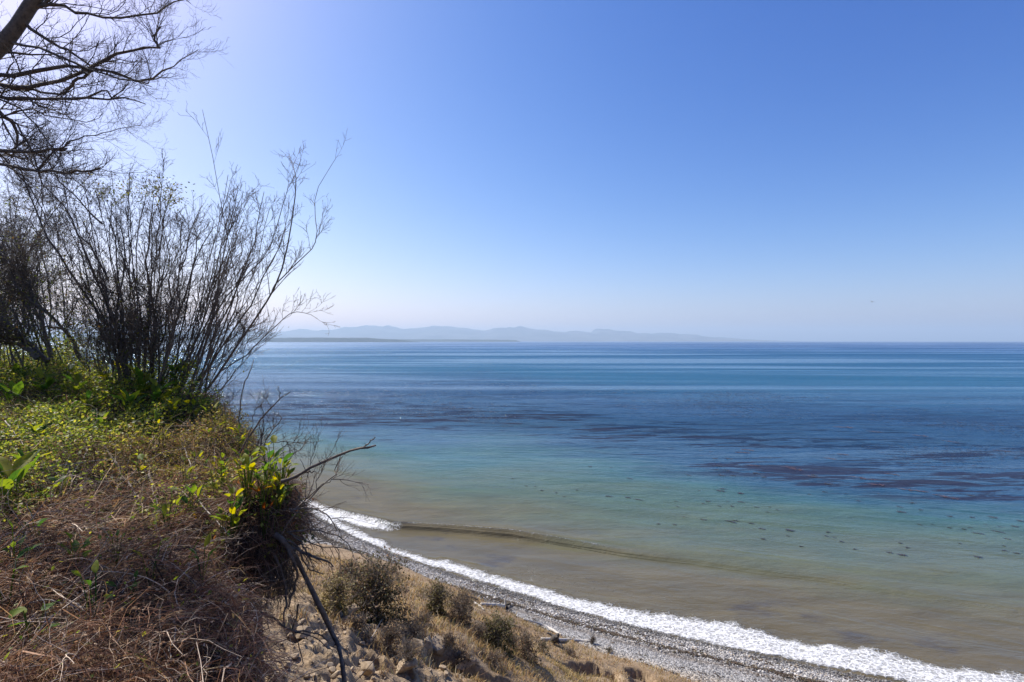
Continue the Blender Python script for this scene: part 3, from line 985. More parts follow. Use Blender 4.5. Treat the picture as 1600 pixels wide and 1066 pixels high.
log('driftwood_log', 'grey driftwood log lying level beside the small dark bush', [(925, 1004), (900, 1002.5), (884, 1002), (846, 1002)], 0.11, 0.13,
    [('root', [(0.9, 0.0, 0), (1.1, -0.15, 0.25), (1.2, -0.2, 0.42)], 0.26, 0.14, M_DARKWOOD), ('root', [(1.0, 0, 0), (0.75, 0.25, 0.2), (0.4, 0.35, 0.3)], 0.14, 0.05, M_DARKWOOD),
     ('root', [(1.1, 0, 0), (1.3, -0.5, -0.05), (1.5, -0.8, -0.1)], 0.15, 0.06, M_DARKWOOD)])

# ------------------------------------------------------------------ stones and clods in the broken soil (pieces of the bluff)
def clod_mesh(name, seed, sub=2, rough=0.35):
    """a lump cut by random planes into broken faces"""
    v, f = ico2(sub)
    r = np.random.default_rng(seed)
    for _ in range(13):
        q = norm(r.normal(size=3))
        c = r.uniform(0.38, 0.8)
        d = v @ q
        v = v - np.maximum(d - c, 0)[:, None] * q
    v = v + r.normal(0, 0.018, v.shape) * rough
    return new_mesh(name, v * np.array([1.15, 0.95, 0.8]), f)
M_CLOD = mat_bark('pale_clay_clod', (0.17, 0.120, 0.074), (0.40, 0.305, 0.20), 9)
CLODS = [clod_mesh('stone', k, 2, 0.7) for k in range(7)]
for me in CLODS:
    me.materials.append(M_CLOD)
for k in range(130):
    if k < 100:
        px, py = random.uniform(440, 660), random.uniform(962, 1064)
    else:
        px, py = random.uniform(660, 800), random.uniform(1035, 1064)
    g = ground(px, py, 6)
    if rubble(g[0], g[1]) < 0.4:
        continue
    r = min(0.12, 0.026 * math.exp(random.expovariate(1.5)))
    o = bpy.data.objects.new('stone', CLODS[k % 7])
    COL.objects.link(o)
    o.parent = bluff
    o.location = (g[0], g[1], g[2] + r * 0.25)
    o.scale = (r * random.uniform(0.8, 1.3), r, r * random.uniform(0.7, 1.1))
    o.rotation_euler = (random.uniform(-0.5, 0.5), random.uniform(-0.5, 0.5), random.uniform(0, 6.28))
for k, (px, py, w, h, dp) in enumerate([(655, 1022, 0.30, 0.42, 0.3), (684, 1024, 0.34, 0.46, 0.3), (668, 1014, 0.26, 0.5, 0.25), (606, 1008, 0.24, 0.2, 0.2), (730, 1046, 0.5, 0.25, 0.35), (630, 1050, 0.35, 0.28, 0.3), (575, 1048, 0.3, 0.22, 0.25), (470, 1000, 0.25, 0.2, 0.2), (548, 960, 0.35, 0.2, 0.3)]):
    g = ground(px, py, 6)
    o = bpy.data.objects.new('soil_block', clod_mesh('soil_block', 40 + k, 3, 0.55))
    o.data.materials.append(M_CLOD)
    COL.objects.link(o)
    o.parent = bluff
    o.location = (g[0], g[1], g[2] + h * 0.35)
    o.scale = (w, dp, h)
    o.rotation_euler = (0, 0, random.uniform(0, 6.28))

# ------------------------------------------------------------------ dry grass on the slumped terrace
M_DRYGRASS = mat_vcol('dry_grass', 0.8, 0.35, 0.2, 0.2, 20)
def terrace_grass():
    n = 120000
    y = 12 + 33 * RNG.random(n) ** 1.35
    x = RNG.uniform(-0.62, 0.42, n) * y
    q = fbm(x * 0.55, y * 0.55, 4, 15)
    tuft = fbm(x * 2.2, y * 2.2, 2, 16)
    off = offshore(x, y)
    keep = ((rubble(x, y) + 0.25 * q < RNG.uniform(0.15, 0.6, n)) | (fbm(x * 1.3, y * 1.3, 3, 18) > RNG.uniform(0.12, 0.6, n))) & (off < -6.3 + 1.0 * q) & (tuft > RNG.uniform(-0.6, 0.42, n)) & (edge_dist(x, y) < -1.2)
    x, y, q = x[keep], y[keep], q[keep]
    zl = land_z(x, y)
    sl = np.abs(land_z(x, y - 0.25) - zl) / 0.25
    keep = (zl > beach_z(x, y) - 0.05) & (sl < 1.25)
    x, y, q, zl = x[keep], y[keep], q[keep], zl[keep]
    n = len(x)
    L = RNG.uniform(0.10, 0.30, n) * (1 + 0.7 * np.clip(q, -0.5, 1)) * np.where(RNG.random(n) < 0.08, 1.8, 1)
    lean = RNG.normal(0, 0.45, (n, 2)) + np.array([0.25, 0.0])
    P = np.zeros((n, 3, 3))
    P[:, 0] = np.stack([x, y, zl - 0.02], 1)
    d = norm(np.concatenate([lean * 0.5, np.ones((n, 1))], 1))
    P[:, 1] = P[:, 0] + d * L[:, None] * 0.55
    d = norm(np.concatenate([lean * 1.5, np.ones((n, 1)) * 0.7], 1))
    P[:, 2] = P[:, 1] + d * L[:, None] * 0.5
    W = RNG.uniform(0.006, 0.012, (n, 1)) * np.array([[1.0, 0.8, 0.2]]) * (0.6 + y / 25)[:, None]
    sd = norm(np.stack([RNG.normal(size=n), RNG.normal(size=n), np.zeros(n)], 1))
    v, f = strips(P, W, sd)
    c = pick([(0.41, 0.27, 0.11), (0.53, 0.37, 0.17), (0.25, 0.15, 0.08), (0.23, 0.20, 0.07), (0.54, 0.45, 0.30)], [4, 4, 3, 1.8, 1.6], n)
    olive = sstep(0.1, 0.5, fbm(x * 0.4 + 9, y * 0.4, 3, 19))[:, None]
    c = c * (1 - 0.5 * olive) + np.array([0.17, 0.15, 0.05]) * 0.5 * olive
    g = Geo()
    g.add(v, f, np.repeat(c, 6, 0))
    link('terrace_grass', g.mesh('terrace_grass'), M_DRYGRASS, label='golden dry grass covering the slumped terrace and its toe', cat='grass', kind='stuff')
terrace_grass()

# ------------------------------------------------------------------ leaf templates and bushes
def leaf_template():
    v = np.array([(0, 0, 0), (-0.28, 0.38, 0.08), (0, 0.42, 0), (0.28, 0.38, 0.08), (-0.2, 0.72, 0.04), (0, 0.74, -0.02), (0.2, 0.72, 0.04), (0, 1.0, -0.08)], float)
    f = np.array([(0, 2, 1, 1), (0, 3, 2, 2), (1, 2, 5, 4), (2, 3, 6, 5), (4, 5, 7, 7), (5, 6, 7, 7)])
    tri = np.array([(0, 2, 1), (0, 3, 2), (1, 2, 5), (1, 5, 4), (2, 3, 6), (2, 6, 5), (4, 5, 7), (5, 6, 7)])
    return v, tri
LV, LF = leaf_template()
LV4 = np.array([(0, 0, 0), (-0.3, 0.5, 0.07), (0.3, 0.5, 0.07), (0, 1, 0), (0, 0.5, 0)], float)
LF4 = np.array([(0, 4, 1), (0, 2, 4), (1, 4, 3), (4, 2, 3)])

M_TWIG = mat_bark('grey_twig', (0.07, 0.055, 0.045), (0.20, 0.165, 0.135), 30)
M_BARK = mat_bark('dark_bark', (0.055, 0.041, 0.031), (0.170, 0.130, 0.096), 25)
M_BUSHLEAF = mat_vcol('bush_leaf', 0.6, 0.35, 0.3, 0.25, 15)

def bush(px, py, wpx, hpx, label, pal, wts, nleaf=2600, ls=0.07, nst=16, twig_mat=None, lean=0.0, fill=1.0, name='bush'):
    b = ground(px, py)
    d = b[1]
    w, h = wpx / F * d / 2, hpx / F * d
    root = empty(name, b, label, 'bush')
    S = []
    for k in range(nst):
        a = RNG.uniform(0, 6.28)
        rr = w * math.sqrt(RNG.random())
        tip = b + np.array([math.cos(a) * rr + lean * h, math.sin(a) * rr, h * (0.95 - 0.45 * (rr / w) ** 2) * RNG.uniform(0.75, 1.0)])
        mid = b + np.array([math.cos(a) * rr * 0.3, math.sin(a) * rr * 0.3, h * 0.45])
        S.append(resample([b + np.array([math.cos(a), math.sin(a), -0.3]) * w * 0.12, mid, tip], 7, 0.03 * h))
    S = np.array(S)
    rs = np.linspace(0.022, 0.007, 7)[None] * np.ones((nst, 1)) * max(0.6, h / 2)
    P1, r1 = spawn(S, rs, 9, 42, 0.42 * h, 0.6, 5, 0.12, 0.28, 0.2, 1.0, 0.003)
    P2, r2 = spawn(P1, r1, 4, 42, 0.2 * h, 0.7, 4, 0.1, 0.3, 0.3, 1.0, 0.0028)
    g = Geo()
    for P_, r_, sd in ((S, rs, 4), (P1, r1, 3), (P2, r2, 3)):
        g.add(*tubes(P_, r_, sd))
    link('branches', g.mesh('branches', b), twig_mat or M_TWIG, root, kind='stuff')
    if nleaf:
        tips = P2[:, 1:].reshape(-1, 3)
        i = RNG.integers(0, len(tips), nleaf)
        pos = tips[i] + RNG.normal(0, 0.045 * h * fill, (nleaf, 3))
        k2 = RNG.random(nleaf) < 0.72                     # the rest fill a lumpy dome down to the ground
        dv = norm(RNG.normal(size=(nleaf, 3)) * np.array([1, 1, 0.8]))
        dv[:, 2] = np.abs(dv[:, 2]) * 1.0 - 0.12
        az = np.arctan2(dv[:, 1], dv[:, 0])
        lump = 0.78 + 0.60 * fbm(az * 1.6 + 5 * px, dv[:, 2] * 3.0 + py, 3, 23)
        rad = RNG.uniform(0.45, 1.0, nleaf) ** 0.5 * lump
        dome = b + np.stack([dv[:, 0] * w * rad * (1.08 - 0.15 * dv[:, 2]) + lean * h * dv[:, 2], dv[:, 1] * w * rad, np.maximum(dv[:, 2] * h * rad, 0.02)], 1)
        dome[:, 2] += (land_z(dome[:, 0], dome[:, 1]) - b[2]) * sstep(0.5, 0.0, dv[:, 2])
        pos = np.where(k2[:, None], dome, pos)
        v, f = scatter(LV4, LF4, pos, eul(RNG.uniform(-1.2, 1.2, nleaf), RNG.uniform(-0.9, 0.9, nleaf), RNG.uniform(0, 6.28, nleaf)), ls * RNG.uniform(0.6, 1.4, nleaf))
        cl = 0.5 + 0.5 * fbm(pos[:, 0] * 2.2 / max(h, .5), (pos[:, 1] * 0.5 + pos[:, 2]) * 2.2 / max(h, .5), 2, 21)
        c0 = pick(pal, wts, nleaf)
        c1 = pick(pal[::-1], wts[::-1], nleaf)
        c = np.where((cl > 0.62)[:, None], c1, c0)
        g = Geo()
        g.add(v, f, np.repeat(c, 5, 0))
        link('leaves', g.mesh('leaves', b), M_BUSHLEAF, root, kind='stuff')
    return root

OLIVE = [(0.075, 0.07, 0.026), (0.13, 0.105, 0.035), (0.21, 0.14, 0.065), (0.26, 0.16, 0.09)]
RUST = [(0.17, 0.10, 0.055), (0.23, 0.15, 0.075), (0.10, 0.085, 0.03), (0.13, 0.09, 0.06)]
bush(582, 966, 118, 98, 'large rounded olive-brown bush on the terrace beside the bare roots', OLIVE, [3, 3, 2.6, 2.2], 8200, 0.085, 30)
bush(522, 948, 60, 48, 'low straw-coloured bush at the left flank of the large bush', [(0.26, 0.2, 0.07), (0.2, 0.16, 0.05), (0.3, 0.22, 0.12)], [3, 2, 2], 2600, 0.07, 14)
bush(682, 962, 36, 62, 'upright green-topped bush at the edge of the terrace above the beach', [(0.12, 0.10, 0.025), (0.15, 0.12, 0.04), (0.13, 0.08, 0.04)], [3, 3, 2], 2400, 0.075, 14)
bush(722, 972, 56, 58, 'brown twiggy bush right of the green-topped one', RUST, [3, 2, 1, 2], 2400, 0.06, 18)
bush(776, 1012, 60, 56, 'olive bush with a deeply shaded right flank by the driftwood', [(0.10, 0.095, 0.025), (0.15, 0.12, 0.04), (0.13, 0.09, 0.045)], [3, 2, 2], 4800, 0.075, 20)
bush(822, 1030, 46, 46, 'small brown bush lowest on the terrace spur', RUST, [3, 2, 1, 2], 2200, 0.065, 12)
bush(646, 1000, 56, 30, 'grey leafless bush in front of the large olive bush', RUST, [1, 1, 1, 1], 0, 0.05, 26)
bush(606, 1018, 44, 46, 'dry tan bush leaning beside the block of soil', [(0.25, 0.17, 0.09), (0.18, 0.11, 0.06)], [2, 2], 900, 0.06, 18, lean=0.25)
bush(926, 1006, 13, 13, 'tiny dark bush at the end of the level driftwood log', [(0.07, 0.05, 0.035), (0.12, 0.08, 0.05)], [2, 1], 700, 0.07, 10)
bush(848, 1018, 26, 22, 'small olive tuft bush at the foot of the spur', OLIVE, [2, 2, 2, 1], 900, 0.07, 10)
bush(952, 1020, 18, 9, 'low dark green bush on the grassy toe right of the log', OLIVE, [2, 2, 1, 1], 500, 0.07, 9)
bush(545, 900, 34, 22, 'brown scrub bush behind the large olive bush', RUST, [2, 2, 1, 2], 1200, 0.09, 10)
bush(724, 1052, 40, 26, 'orange-brown scrub bush over the dark soil scarp', RUST, [3, 3, 1, 1], 1200, 0.05, 14)
bush(640, 1048, 50, 40, 'dead grey brush heap below the block of soil', RUST, [1, 1, 1, 1], 500, 0.04, 24)

for bx, by, bw, bh, words in [(660, 978, 40, 20, 'low brown scrub between the large olive bush and the upright one'), (744, 1000, 44, 26, 'flat rusty scrub below the brown twiggy bush'), (800, 1012, 34, 24, 'rusty scrub between the shaded olive bush and the spur bush'),
                          (560, 985, 50, 24, 'thin dry scrub at the lower foot of the large olive bush'), (700, 1010, 40, 20, 'straw-coloured scrub above the dark soil scarp'), (770, 1040, 50, 24, 'rusty scrub hanging over the right part of the dark scarp'),
                          (890, 1024, 30, 12, 'flat dry scrub on the grassy toe below the level log')]:
    bush(bx, by, bw, bh, words, RUST, [3, 3, 1, 2], 900, 0.05, 16)

# ------------------------------------------------------------------ weed floating on the water
M_KELP = mat_vcol('kelp_blade', 0.35, 0.0, 0.5, 0.3, 6)
def kelp_mesh(seed, red=False):
    r = np.random.default_rng(seed)
    g = Geo()
    nb = 9
    for k in range(nb):
        a = r.normal(0, 0.5) + (math.pi if k % 2 else 0)
        L = r.uniform(0.25, 0.62)
        t = np.linspace(0, 1, 6)
        cur = r.normal(0, 0.7)
        p = np.stack([np.cos(a + cur * t) * L * t + r.normal(0, 0.06), np.sin(a + cur * t) * L * t * 0.6 + r.normal(0, 0.05), 0.028 + 0.018 * np.sin(t * 9 + k)], 1)
        w = np.array([0.25, 0.8, 1.0, 0.9, 0.6, 0.1]) * r.uniform(0.035, 0.085)
        v, f = strips(p[None], w[None], np.array([[-math.sin(a), math.cos(a), 0.0]]))
        c = np.array([(0.035, 0.028, 0.020), (0.055, 0.038, 0.022), (0.03, 0.026, 0.03)][k % 3]) if not red else np.array([(0.10, 0.042, 0.026), (0.075, 0.032, 0.028), (0.05, 0.03, 0.03)][k % 3])
        g.add(v, f, c)
    for k in range(2):
        v, f = ico()
        g.add(v * 0.035 + np.array([r.normal(0, 0.15), r.normal(0, 0.1), 0.03]), f, (0.07, 0.045, 0.02))
    return g.mesh('floating_kelp')
KM = [kelp_mesh(k) for k in range(6)] + [kelp_mesh(20 + k, True) for k in range(3)]
for me in KM:
    me.materials.append(M_KELP)
def kelp(px, py, size, red=False, long=1.0):
    d = F * H / (py - 533)
    o = bpy.data.objects.new('floating_kelp', random.choice(KM[6:] if red else KM[:6]))
    COL.objects.link(o)
    o.location = ((px - 800) / F * d, d, 0.03)
    s = min(size, 19) * (0.8 if not red else 1.0) / F * d
    o.scale = (s * long * random.uniform(0.9, 1.3), s * random.uniform(0.9, 1.4), 1.0)
    o.rotation_euler = (0, 0, -0.45 + random.gauss(0, 0.25))
    if red:
        tag(o, 'russet kelp mat ' + ('on the near edge' if py > 715 else 'far out') + ' of the weed bed ' + ('left of the bird' if px < 1320 else 'below the bird' if px < 1440 else 'right of the bird'), 'kelp', 'russet kelp mats along the weed bed')
    else:
        where = ('left of the main drift', 'amid the main drift', 'right of the main drift', 'near the right edge')[0 if px < 960 else 1 if px < 1180 else 2 if px < 1390 else 3]
        look = 'long dark ribbon of kelp' if size > 19 else 'ragged dark clump of kelp' if size > 13 else 'small dark scrap of kelp'
        depth = 'over the blue-green water' if py < 752 else 'over the murky green water' if py < 800 else 'over the brown shallows'
        tag(o, (look + ' ' + depth + ' ' + where).replace('of the picture', ''). strip(), 'kelp', 'kelp scraps drifting off the beach')
Z7 = [(80, 212), (125, 214), (165, 237), (245, 250), (185, 168), (5, 170), (290, 272), (360, 235), (535, 270, 1.8), (560, 218), (645, 277, 1.4), (700, 288, 1.6), (670, 242), (700, 262), (755, 212, 1.3), (775, 250, 1.3), (830, 100), (860, 222),
      (750, 325, 1.3), (850, 345), (890, 355, 1.3), (860, 368), (955, 385, 1.3), (815, 424), (905, 428, 1.2), (945, 265), (910, 298), (1040, 240), (1090, 298, 1.3), (1075, 360, 1.3), (1075, 380, 1.6), (1120, 387, 1.8), (1060, 400, 1.6), (1150, 325), (1220, 325),
      (1210, 410, 3.0), (1240, 405, 1.6), (1245, 280, 1.6), (1270, 302, 2.2), (1160, 240, 2.0), (1170, 228, 1.6), (1270, 252, 1.5), (1355, 330, 1.2), (1325, 305), (1325, 420, 1.3), (1380, 450, 1.6), (1430, 330), (1470, 345), (1480, 408), (1540, 458, 2.4), (1530, 490), (1395, 510),
      (1420, 358), (430, 103, 1.3), (550, 110), (650, 170, 1.3), (980, 152, 1.2), (1150, 100, 2.4), (1140, 122, 1.2), (1190, 125, 1.3), (1160, 152, 1.6), (1230, 155, 1.4), (1350, 140, 1.6), (1400, 165, 1.2), (1130, 60, 1.4), (1200, 60, 1.4), (1000, 360), (1110, 352), (1190, 372, 1.2), (920, 328), (1060, 310), (1195, 300)]
for q in Z7:
    kelp(800 + q[0] * 0.28125, 700 + q[1] * 0.28125, 9 * (q[2] if len(q) > 2 else 1), long=1.0 if len(q) < 3 else 1.2)
Z8 = [(430, 365, 2), (500, 412, 2.2), (115, 355, 1.4), (160, 375), (490, 458, 1.3), (405, 472), (610, 468), (680, 508, 1.4), (790, 470), (20, 467, 1.6), (30, 515, 1.8), (295, 672, 2.3), (510, 682, 1.2), (500, 703), (545, 712), (585, 735, 1.3), (660, 778, 1.2), (360, 762), (150, 720),
      (855, 797, 1.6), (925, 810, 2.4), (795, 650, 1.3), (1015, 683, 1.2), (1020, 640, 1.4), (900, 540, 1.6), (950, 600, 1.4), (915, 570, 2.0), (1000, 605, 1.6), (920, 608), (1190, 595, 1.2), (1300, 658, 1.4), (1340, 690, 2.4), (1400, 660, 1.6), (1450, 680, 2.2), (1470, 655, 1.5), (1310, 600, 1.4),
      (1090, 640), (1185, 658), (1140, 688), (1240, 745), (910, 743), (950, 768, 1.2), (1340, 820, 1.6), (1490, 760), (1490, 785, 1.4), (1560, 800, 1.4), (1020, 558, 1.4), (980, 520, 1.3), (1310, 480, 1.8), (1260, 665), (1500, 720, 1.6), (1430, 600, 2.2), (1380, 640, 1.4), (1540, 650, 2.0), (1580, 620, 1.6)]
for q in Z8:
    kelp(1150 + q[0] * 0.28125, 640 + q[1] * 0.28125, 9 * (q[2] if len(q) > 2 else 1), long=1.1)
for q in [(100, 313, 2.2), (300, 322, 3.2), (350, 335, 3.0), (420, 372, 2.4), (690, 380, 2.4), (730, 388, 2.0), (960, 448, 2.6), (1030, 456, 2.6), (1130, 478, 2.8), (1180, 490, 2.2), (530, 275, 2.0), (620, 100, 2.2), (780, 125, 2.4), (1040, 148, 2.4), (1200, 180, 2.2), (1470, 230, 2.4), (60, 225, 2.4), (30, 240, 2.0), (590, 250, 2.0), (860, 360, 2.4), (800, 420, 2.4)]:
    kelp(1150 + q[0] * 0.28125, 640 + q[1] * 0.28125, 9 * q[2], True, 1.3)

def kelp_bed():
    n = 30000
    d = 72 * np.exp(RNG.random(n) * 1.5)
    x = RNG.uniform(-0.55, 1.05, n) * d
    o = offshore(x, d)
    q = fbm(x * 0.02 + d * 0.008, d * 0.035, 4, 25)
    keep = (o > 56) & (o < 230) & (q + 0.12 * sstep(-20, 60, x) > RNG.uniform(0.12, 0.55, n))
    x, d = x[keep], d[keep]
    n = len(x)
    a = -0.42 + RNG.normal(0, 0.35, n)
    L = RNG.uniform(0.4, 1.5, n) * d / 140
    t = np.linspace(-0.5, 0.5, 4)
    P = np.zeros((n, 4, 3))
    for k in range(4):
        aa = a + RNG.normal(0, 0.25, n)
        P[:, k] = np.stack([x + np.cos(aa) * L * t[k], d + np.sin(aa) * L * t[k], 0.05 + 0.05 * RNG.random(n)], 1)
    sd = np.stack([-np.sin(a), np.cos(a), np.zeros(n)], 1)
    W = RNG.uniform(0.05, 0.16, (n, 1)) * np.array([[0.3, 1, 0.9, 0.2]]) * (d / 120)[:, None]
    v, f = strips(P, W, sd)
    c = pick([(0.014, 0.015, 0.030), (0.050, 0.022, 0.020), (0.020, 0.017, 0.020), (0.010, 0.017, 0.036)], [4, 1.2, 1.5, 3], n)
    g = Geo()
    g.add(v, f, np.repeat(c, 8, 0))
    link('kelp_bed', g.mesh('kelp_bed'), M_KELP, label='dark bed of kelp at the surface of the blue water offshore', cat='kelp', kind='stuff')
kelp_bed()

# ------------------------------------------------------------------ bird over the sea
def bird():
    p = P3(1363, 472, 140)
    root = empty('bird', p, 'lone dark bird gliding over the sea above the horizon', 'bird')
    m, nt, n, l, b = mat_new('bird_plumage')
    g0 = noise(n, l, None, 8, 3)
    r = ramp(n, [(0.3, (0.05, 0.05, 0.055)), (0.7, (0.13, 0.13, 0.14))])
    l.new(g0, r.inputs[0])
    l.new(r.outputs[0], b.inputs['Base Color'])
    t = np.linspace(0, 1, 9)
    P = np.stack([-0.36 + 0.78 * t, 0.05 * t, 0.03 * np.sin(t * 3)], 1)
    rad = np.array([0.01, 0.045, 0.06, 0.09, 0.1, 0.085, 0.055, 0.05, 0.006])
    v, f = tubes(P[None], rad[None], 8)
    link('body', new_mesh('body', v, f, smooth=True), m, root)
    for s in (-1, 1):
        u = np.linspace(0, 1, 7)
        lead = np.stack([0.12 + 0.10 * np.sin(u * 2.4) - 0.16 * u ** 2, s * 0.74 * u, 0.04 + 0.17 * np.sin(u * 2.2) - 0.09 * u ** 3], 1)
        ch = (0.24 * (1 - u ** 2.2) + 0.015)[:, None]
        trail = lead - np.array([[1.0, 0, 0.12]]) * ch
        mid = (lead + trail) / 2 + np.array([0, 0, 0.018])
        under = (lead + trail) / 2 - np.array([0, 0, 0.006])
        V = np.stack([lead, mid, trail, under], 1).reshape(-1, 3)
        k = np.arange(6)[:, None] * 4
        F_ = np.concatenate([np.concatenate([k + a, k + (a + 1) % 4, k + 4 + (a + 1) % 4, k + 4 + a], 1) for a in range(4)])
        link('wing', new_mesh('wing', V, F_, smooth=True), m, root)
    v = np.array([(-0.34, -0.02, 0), (-0.34, 0.02, 0), (-0.52, 0.08, -0.01), (-0.52, -0.08, -0.01), (-0.34, -0.02, 0.02), (-0.34, 0.02, 0.02), (-0.52, 0.08, 0.0), (-0.52, -0.08, 0.0)])
    link('tail', new_mesh('tail', v, np.array([(0, 1, 2, 3), (7, 6, 5, 4), (0, 4, 5, 1), (1, 5, 6, 2), (2, 6, 7, 3), (3, 7, 4, 0)])), m, root)
    root.rotation_euler = (R(14), R(-4), R(25))
bird()

# ------------------------------------------------------------------ plant cover of the bluff top
def sample_top(n, d0=1.7, d1=12, pw=1.45, px0=-380, px1=560, emin=-0.12):
    d = d0 + (d1 - d0) * RNG.random(n) ** pw
    x = (RNG.uniform(px0, px1, n) - 800) / F * d
    e = edge_dist(x, d)
    k = e > emin
    return x[k], d[k], e[k]

def zones(x, y):
    green = sstep(-3.75, -4.75, x + 0.55 * fbm(x * 0.9, y * 0.9, 3, 33))
    gold = sstep(4.6, 5.6, y + 0.5 * fbm(x * 1.2, y * 1.2, 2, 34)) * (1 - green)
    return green, gold

def cover_h(x, y):
    return 0.06 + 0.32 * np.clip(0.5 + 1.0 * fbm(x * 1.9, y * 1.9, 3, 35), 0, 1)

M_STEM = mat_vcol('dry_stem', 0.6, 0.30, 0.25, 0.25, 60)
M_LITTER = mat_vcol('dead_leaf', 0.8, 0.42, 0.2, 0.25, 60)
M_COVER = mat_vcol('cover_leaf', 0.5, 0.58, 0.4, 0.25, 60)

def arcs(x, y, z, L, rise, fall, wander, nseg=5, field=True):
    """thin stems that rise and bow over; neighbours lean the same way"""
    n = len(x)
    a = (fbm(x * 0.7, y * 0.7, 2, 36) * 4.5 + RNG.normal(0, 0.8, n)) if field else RNG.uniform(0, 6.28, n)
    d = norm(np.stack([np.cos(a), np.sin(a), rise], 1))
    P = np.zeros((n, nseg, 3))
    P[:, 0] = np.stack([x, y, z], 1)
    for k in range(1, nseg):
        d = norm(d + np.array([0, 0, -fall]) + RNG.normal(0, wander, (n, 3)))
        P[:, k] = P[:, k - 1] + d * (L / (nseg - 1))[:, None]
    return P

def dry_stems():
    x, y, e = sample_top(95000)
    green, gold = zones(x, y)
    tuft = fbm(x * 2.6, y * 2.6, 3, 39)
    k = (RNG.random(len(x)) > 0.72 * green) & (tuft > RNG.uniform(-0.6, 0.3, len(x)))
    x, y, e, green, gold = x[k], y[k], e[k], green[k], gold[k]
    n = len(x)
    h = cover_h(x, y)
    z = top_z(x, y) * 1.0 + RNG.uniform(-0.03, 1.0, n) * h * 0.75
    zl = land_z(x, y)
    z = np.minimum(z, zl + h)
    L = RNG.uniform(0.10, 0.42, n) * np.where(RNG.random(n) < 0.05, 1.6, 1)
    P = arcs(x, y, z, L, RNG.uniform(-0.1, 1.1, n), 0.22, 0.28)
    w = RNG.uniform(0.0010, 0.0022, n) * (0.75 + y / 9) * np.where(RNG.random(n) < 0.14, RNG.uniform(1.6, 3.2, n), 1)
    sd = norm(RNG.normal(size=(n, 3)))
    v, f = strips(P, w[:, None] * np.array([[1, 1, 0.9, 0.7, 0.35]]), sd)
    c = pick([(0.21, 0.100, 0.055), (0.36, 0.200, 0.110), (0.08, 0.042, 0.026), (0.66, 0.50, 0.35), (0.42, 0.25, 0.11)], [4.2, 3.0, 3.2, 1.0, 1.2], n)
    c = c * (1 - 0.35 * gold[:, None]) + np.array([0.34, 0.24, 0.08]) * 0.35 * gold[:, None]
    g = Geo()
    g.add(v, f, np.repeat(c, 10, 0))
    link('dry_stems', g.mesh('dry_stems'), M_STEM, label='tangle of dry brown stems matted over the bluff top', cat='undergrowth', kind='stuff')

def litter():
    x, y, e = sample_top(30000)
    green, gold = zones(x, y)
    n = len(x)
    h = cover_h(x, y)
    z = np.minimum(top_z(x, y), land_z(x, y) + 0.05) + RNG.uniform(0, 0.8, n) * h
    v, f = scatter(LV4 * np.array([1, 1, 2.2]), LF4, np.stack([x, y, z], 1), eul(RNG.normal(0, 0.7, n), RNG.normal(0, 0.7, n), RNG.uniform(0, 6.28, n)), RNG.uniform(0.010, 0.032, n) * (0.7 + y / 12))
    c = pick([(0.18, 0.095, 0.06), (0.32, 0.19, 0.11), (0.62, 0.50, 0.37), (0.07, 0.042, 0.03), (0.30, 0.10, 0.04)], [4, 3, 1.3, 3, 0.6], n)
    g = Geo()
    g.add(v, f, np.repeat(c, 5, 0))
    link('dead_leaves', g.mesh('dead_leaves'), M_LITTER, label='small curled dead leaves caught in the dry stems', cat='dead leaves', kind='stuff')

def green_cover():
    x, y, e = sample_top(240000, 2.0, 13, 1.0, -380, 470, -0.05)
    green, gold = zones(x, y)
    rim = sstep(0.75, 0.1, e) * sstep(3.9, 4.4, y) * sstep(6.6, 5.2, y)
    cl = fbm(x * 2.1, y * 2.1, 3, 37)
    pr = np.maximum.reduce([green * (0.72 + 0.6 * cl), gold * 0.14, rim * 0.5, 0.015 + 0 * x])
    k = RNG.random(len(x)) < pr
    x, y, e, gold, green, cl = x[k], y[k], e[k], gold[k], green[k], cl[k]
    n = len(x)
    h = cover_h(x, y) * (1 + 1.5 * green * np.clip(cl + 0.35, 0, 1))
    u = RNG.random(n) ** 0.6
    z = np.minimum(top_z(x, y), land_z(x, y) + 0.1) + u * h
    v, f = scatter(LV4, LF4, np.stack([x, y, z], 1), eul(RNG.normal(0.25, 0.65, n), RNG.normal(0, 0.6, n), RNG.uniform(0, 6.28, n)), RNG.uniform(0.018, 0.05, n) * (0.6 + y / 14))
    c = pick([(0.13, 0.195, 0.02), (0.25, 0.30, 0.026), (0.46, 0.43, 0.04), (0.30, 0.20, 0.08), (0.06, 0.10, 0.022)], [3.2, 4.2, 3.8, 1.0, 1.2], n)
    c = c * (1 - 0.5 * gold[:, None]) + np.array([0.26, 0.20, 0.03]) * 0.5 * gold[:, None]
    g = Geo()
    g.add(v, f, np.repeat(c, 5, 0))
    link('ground_cover', g.mesh('ground_cover'), M_COVER, label='low green leafy ground cover on the mound below the shrubs', cat='ground cover', kind='stuff')

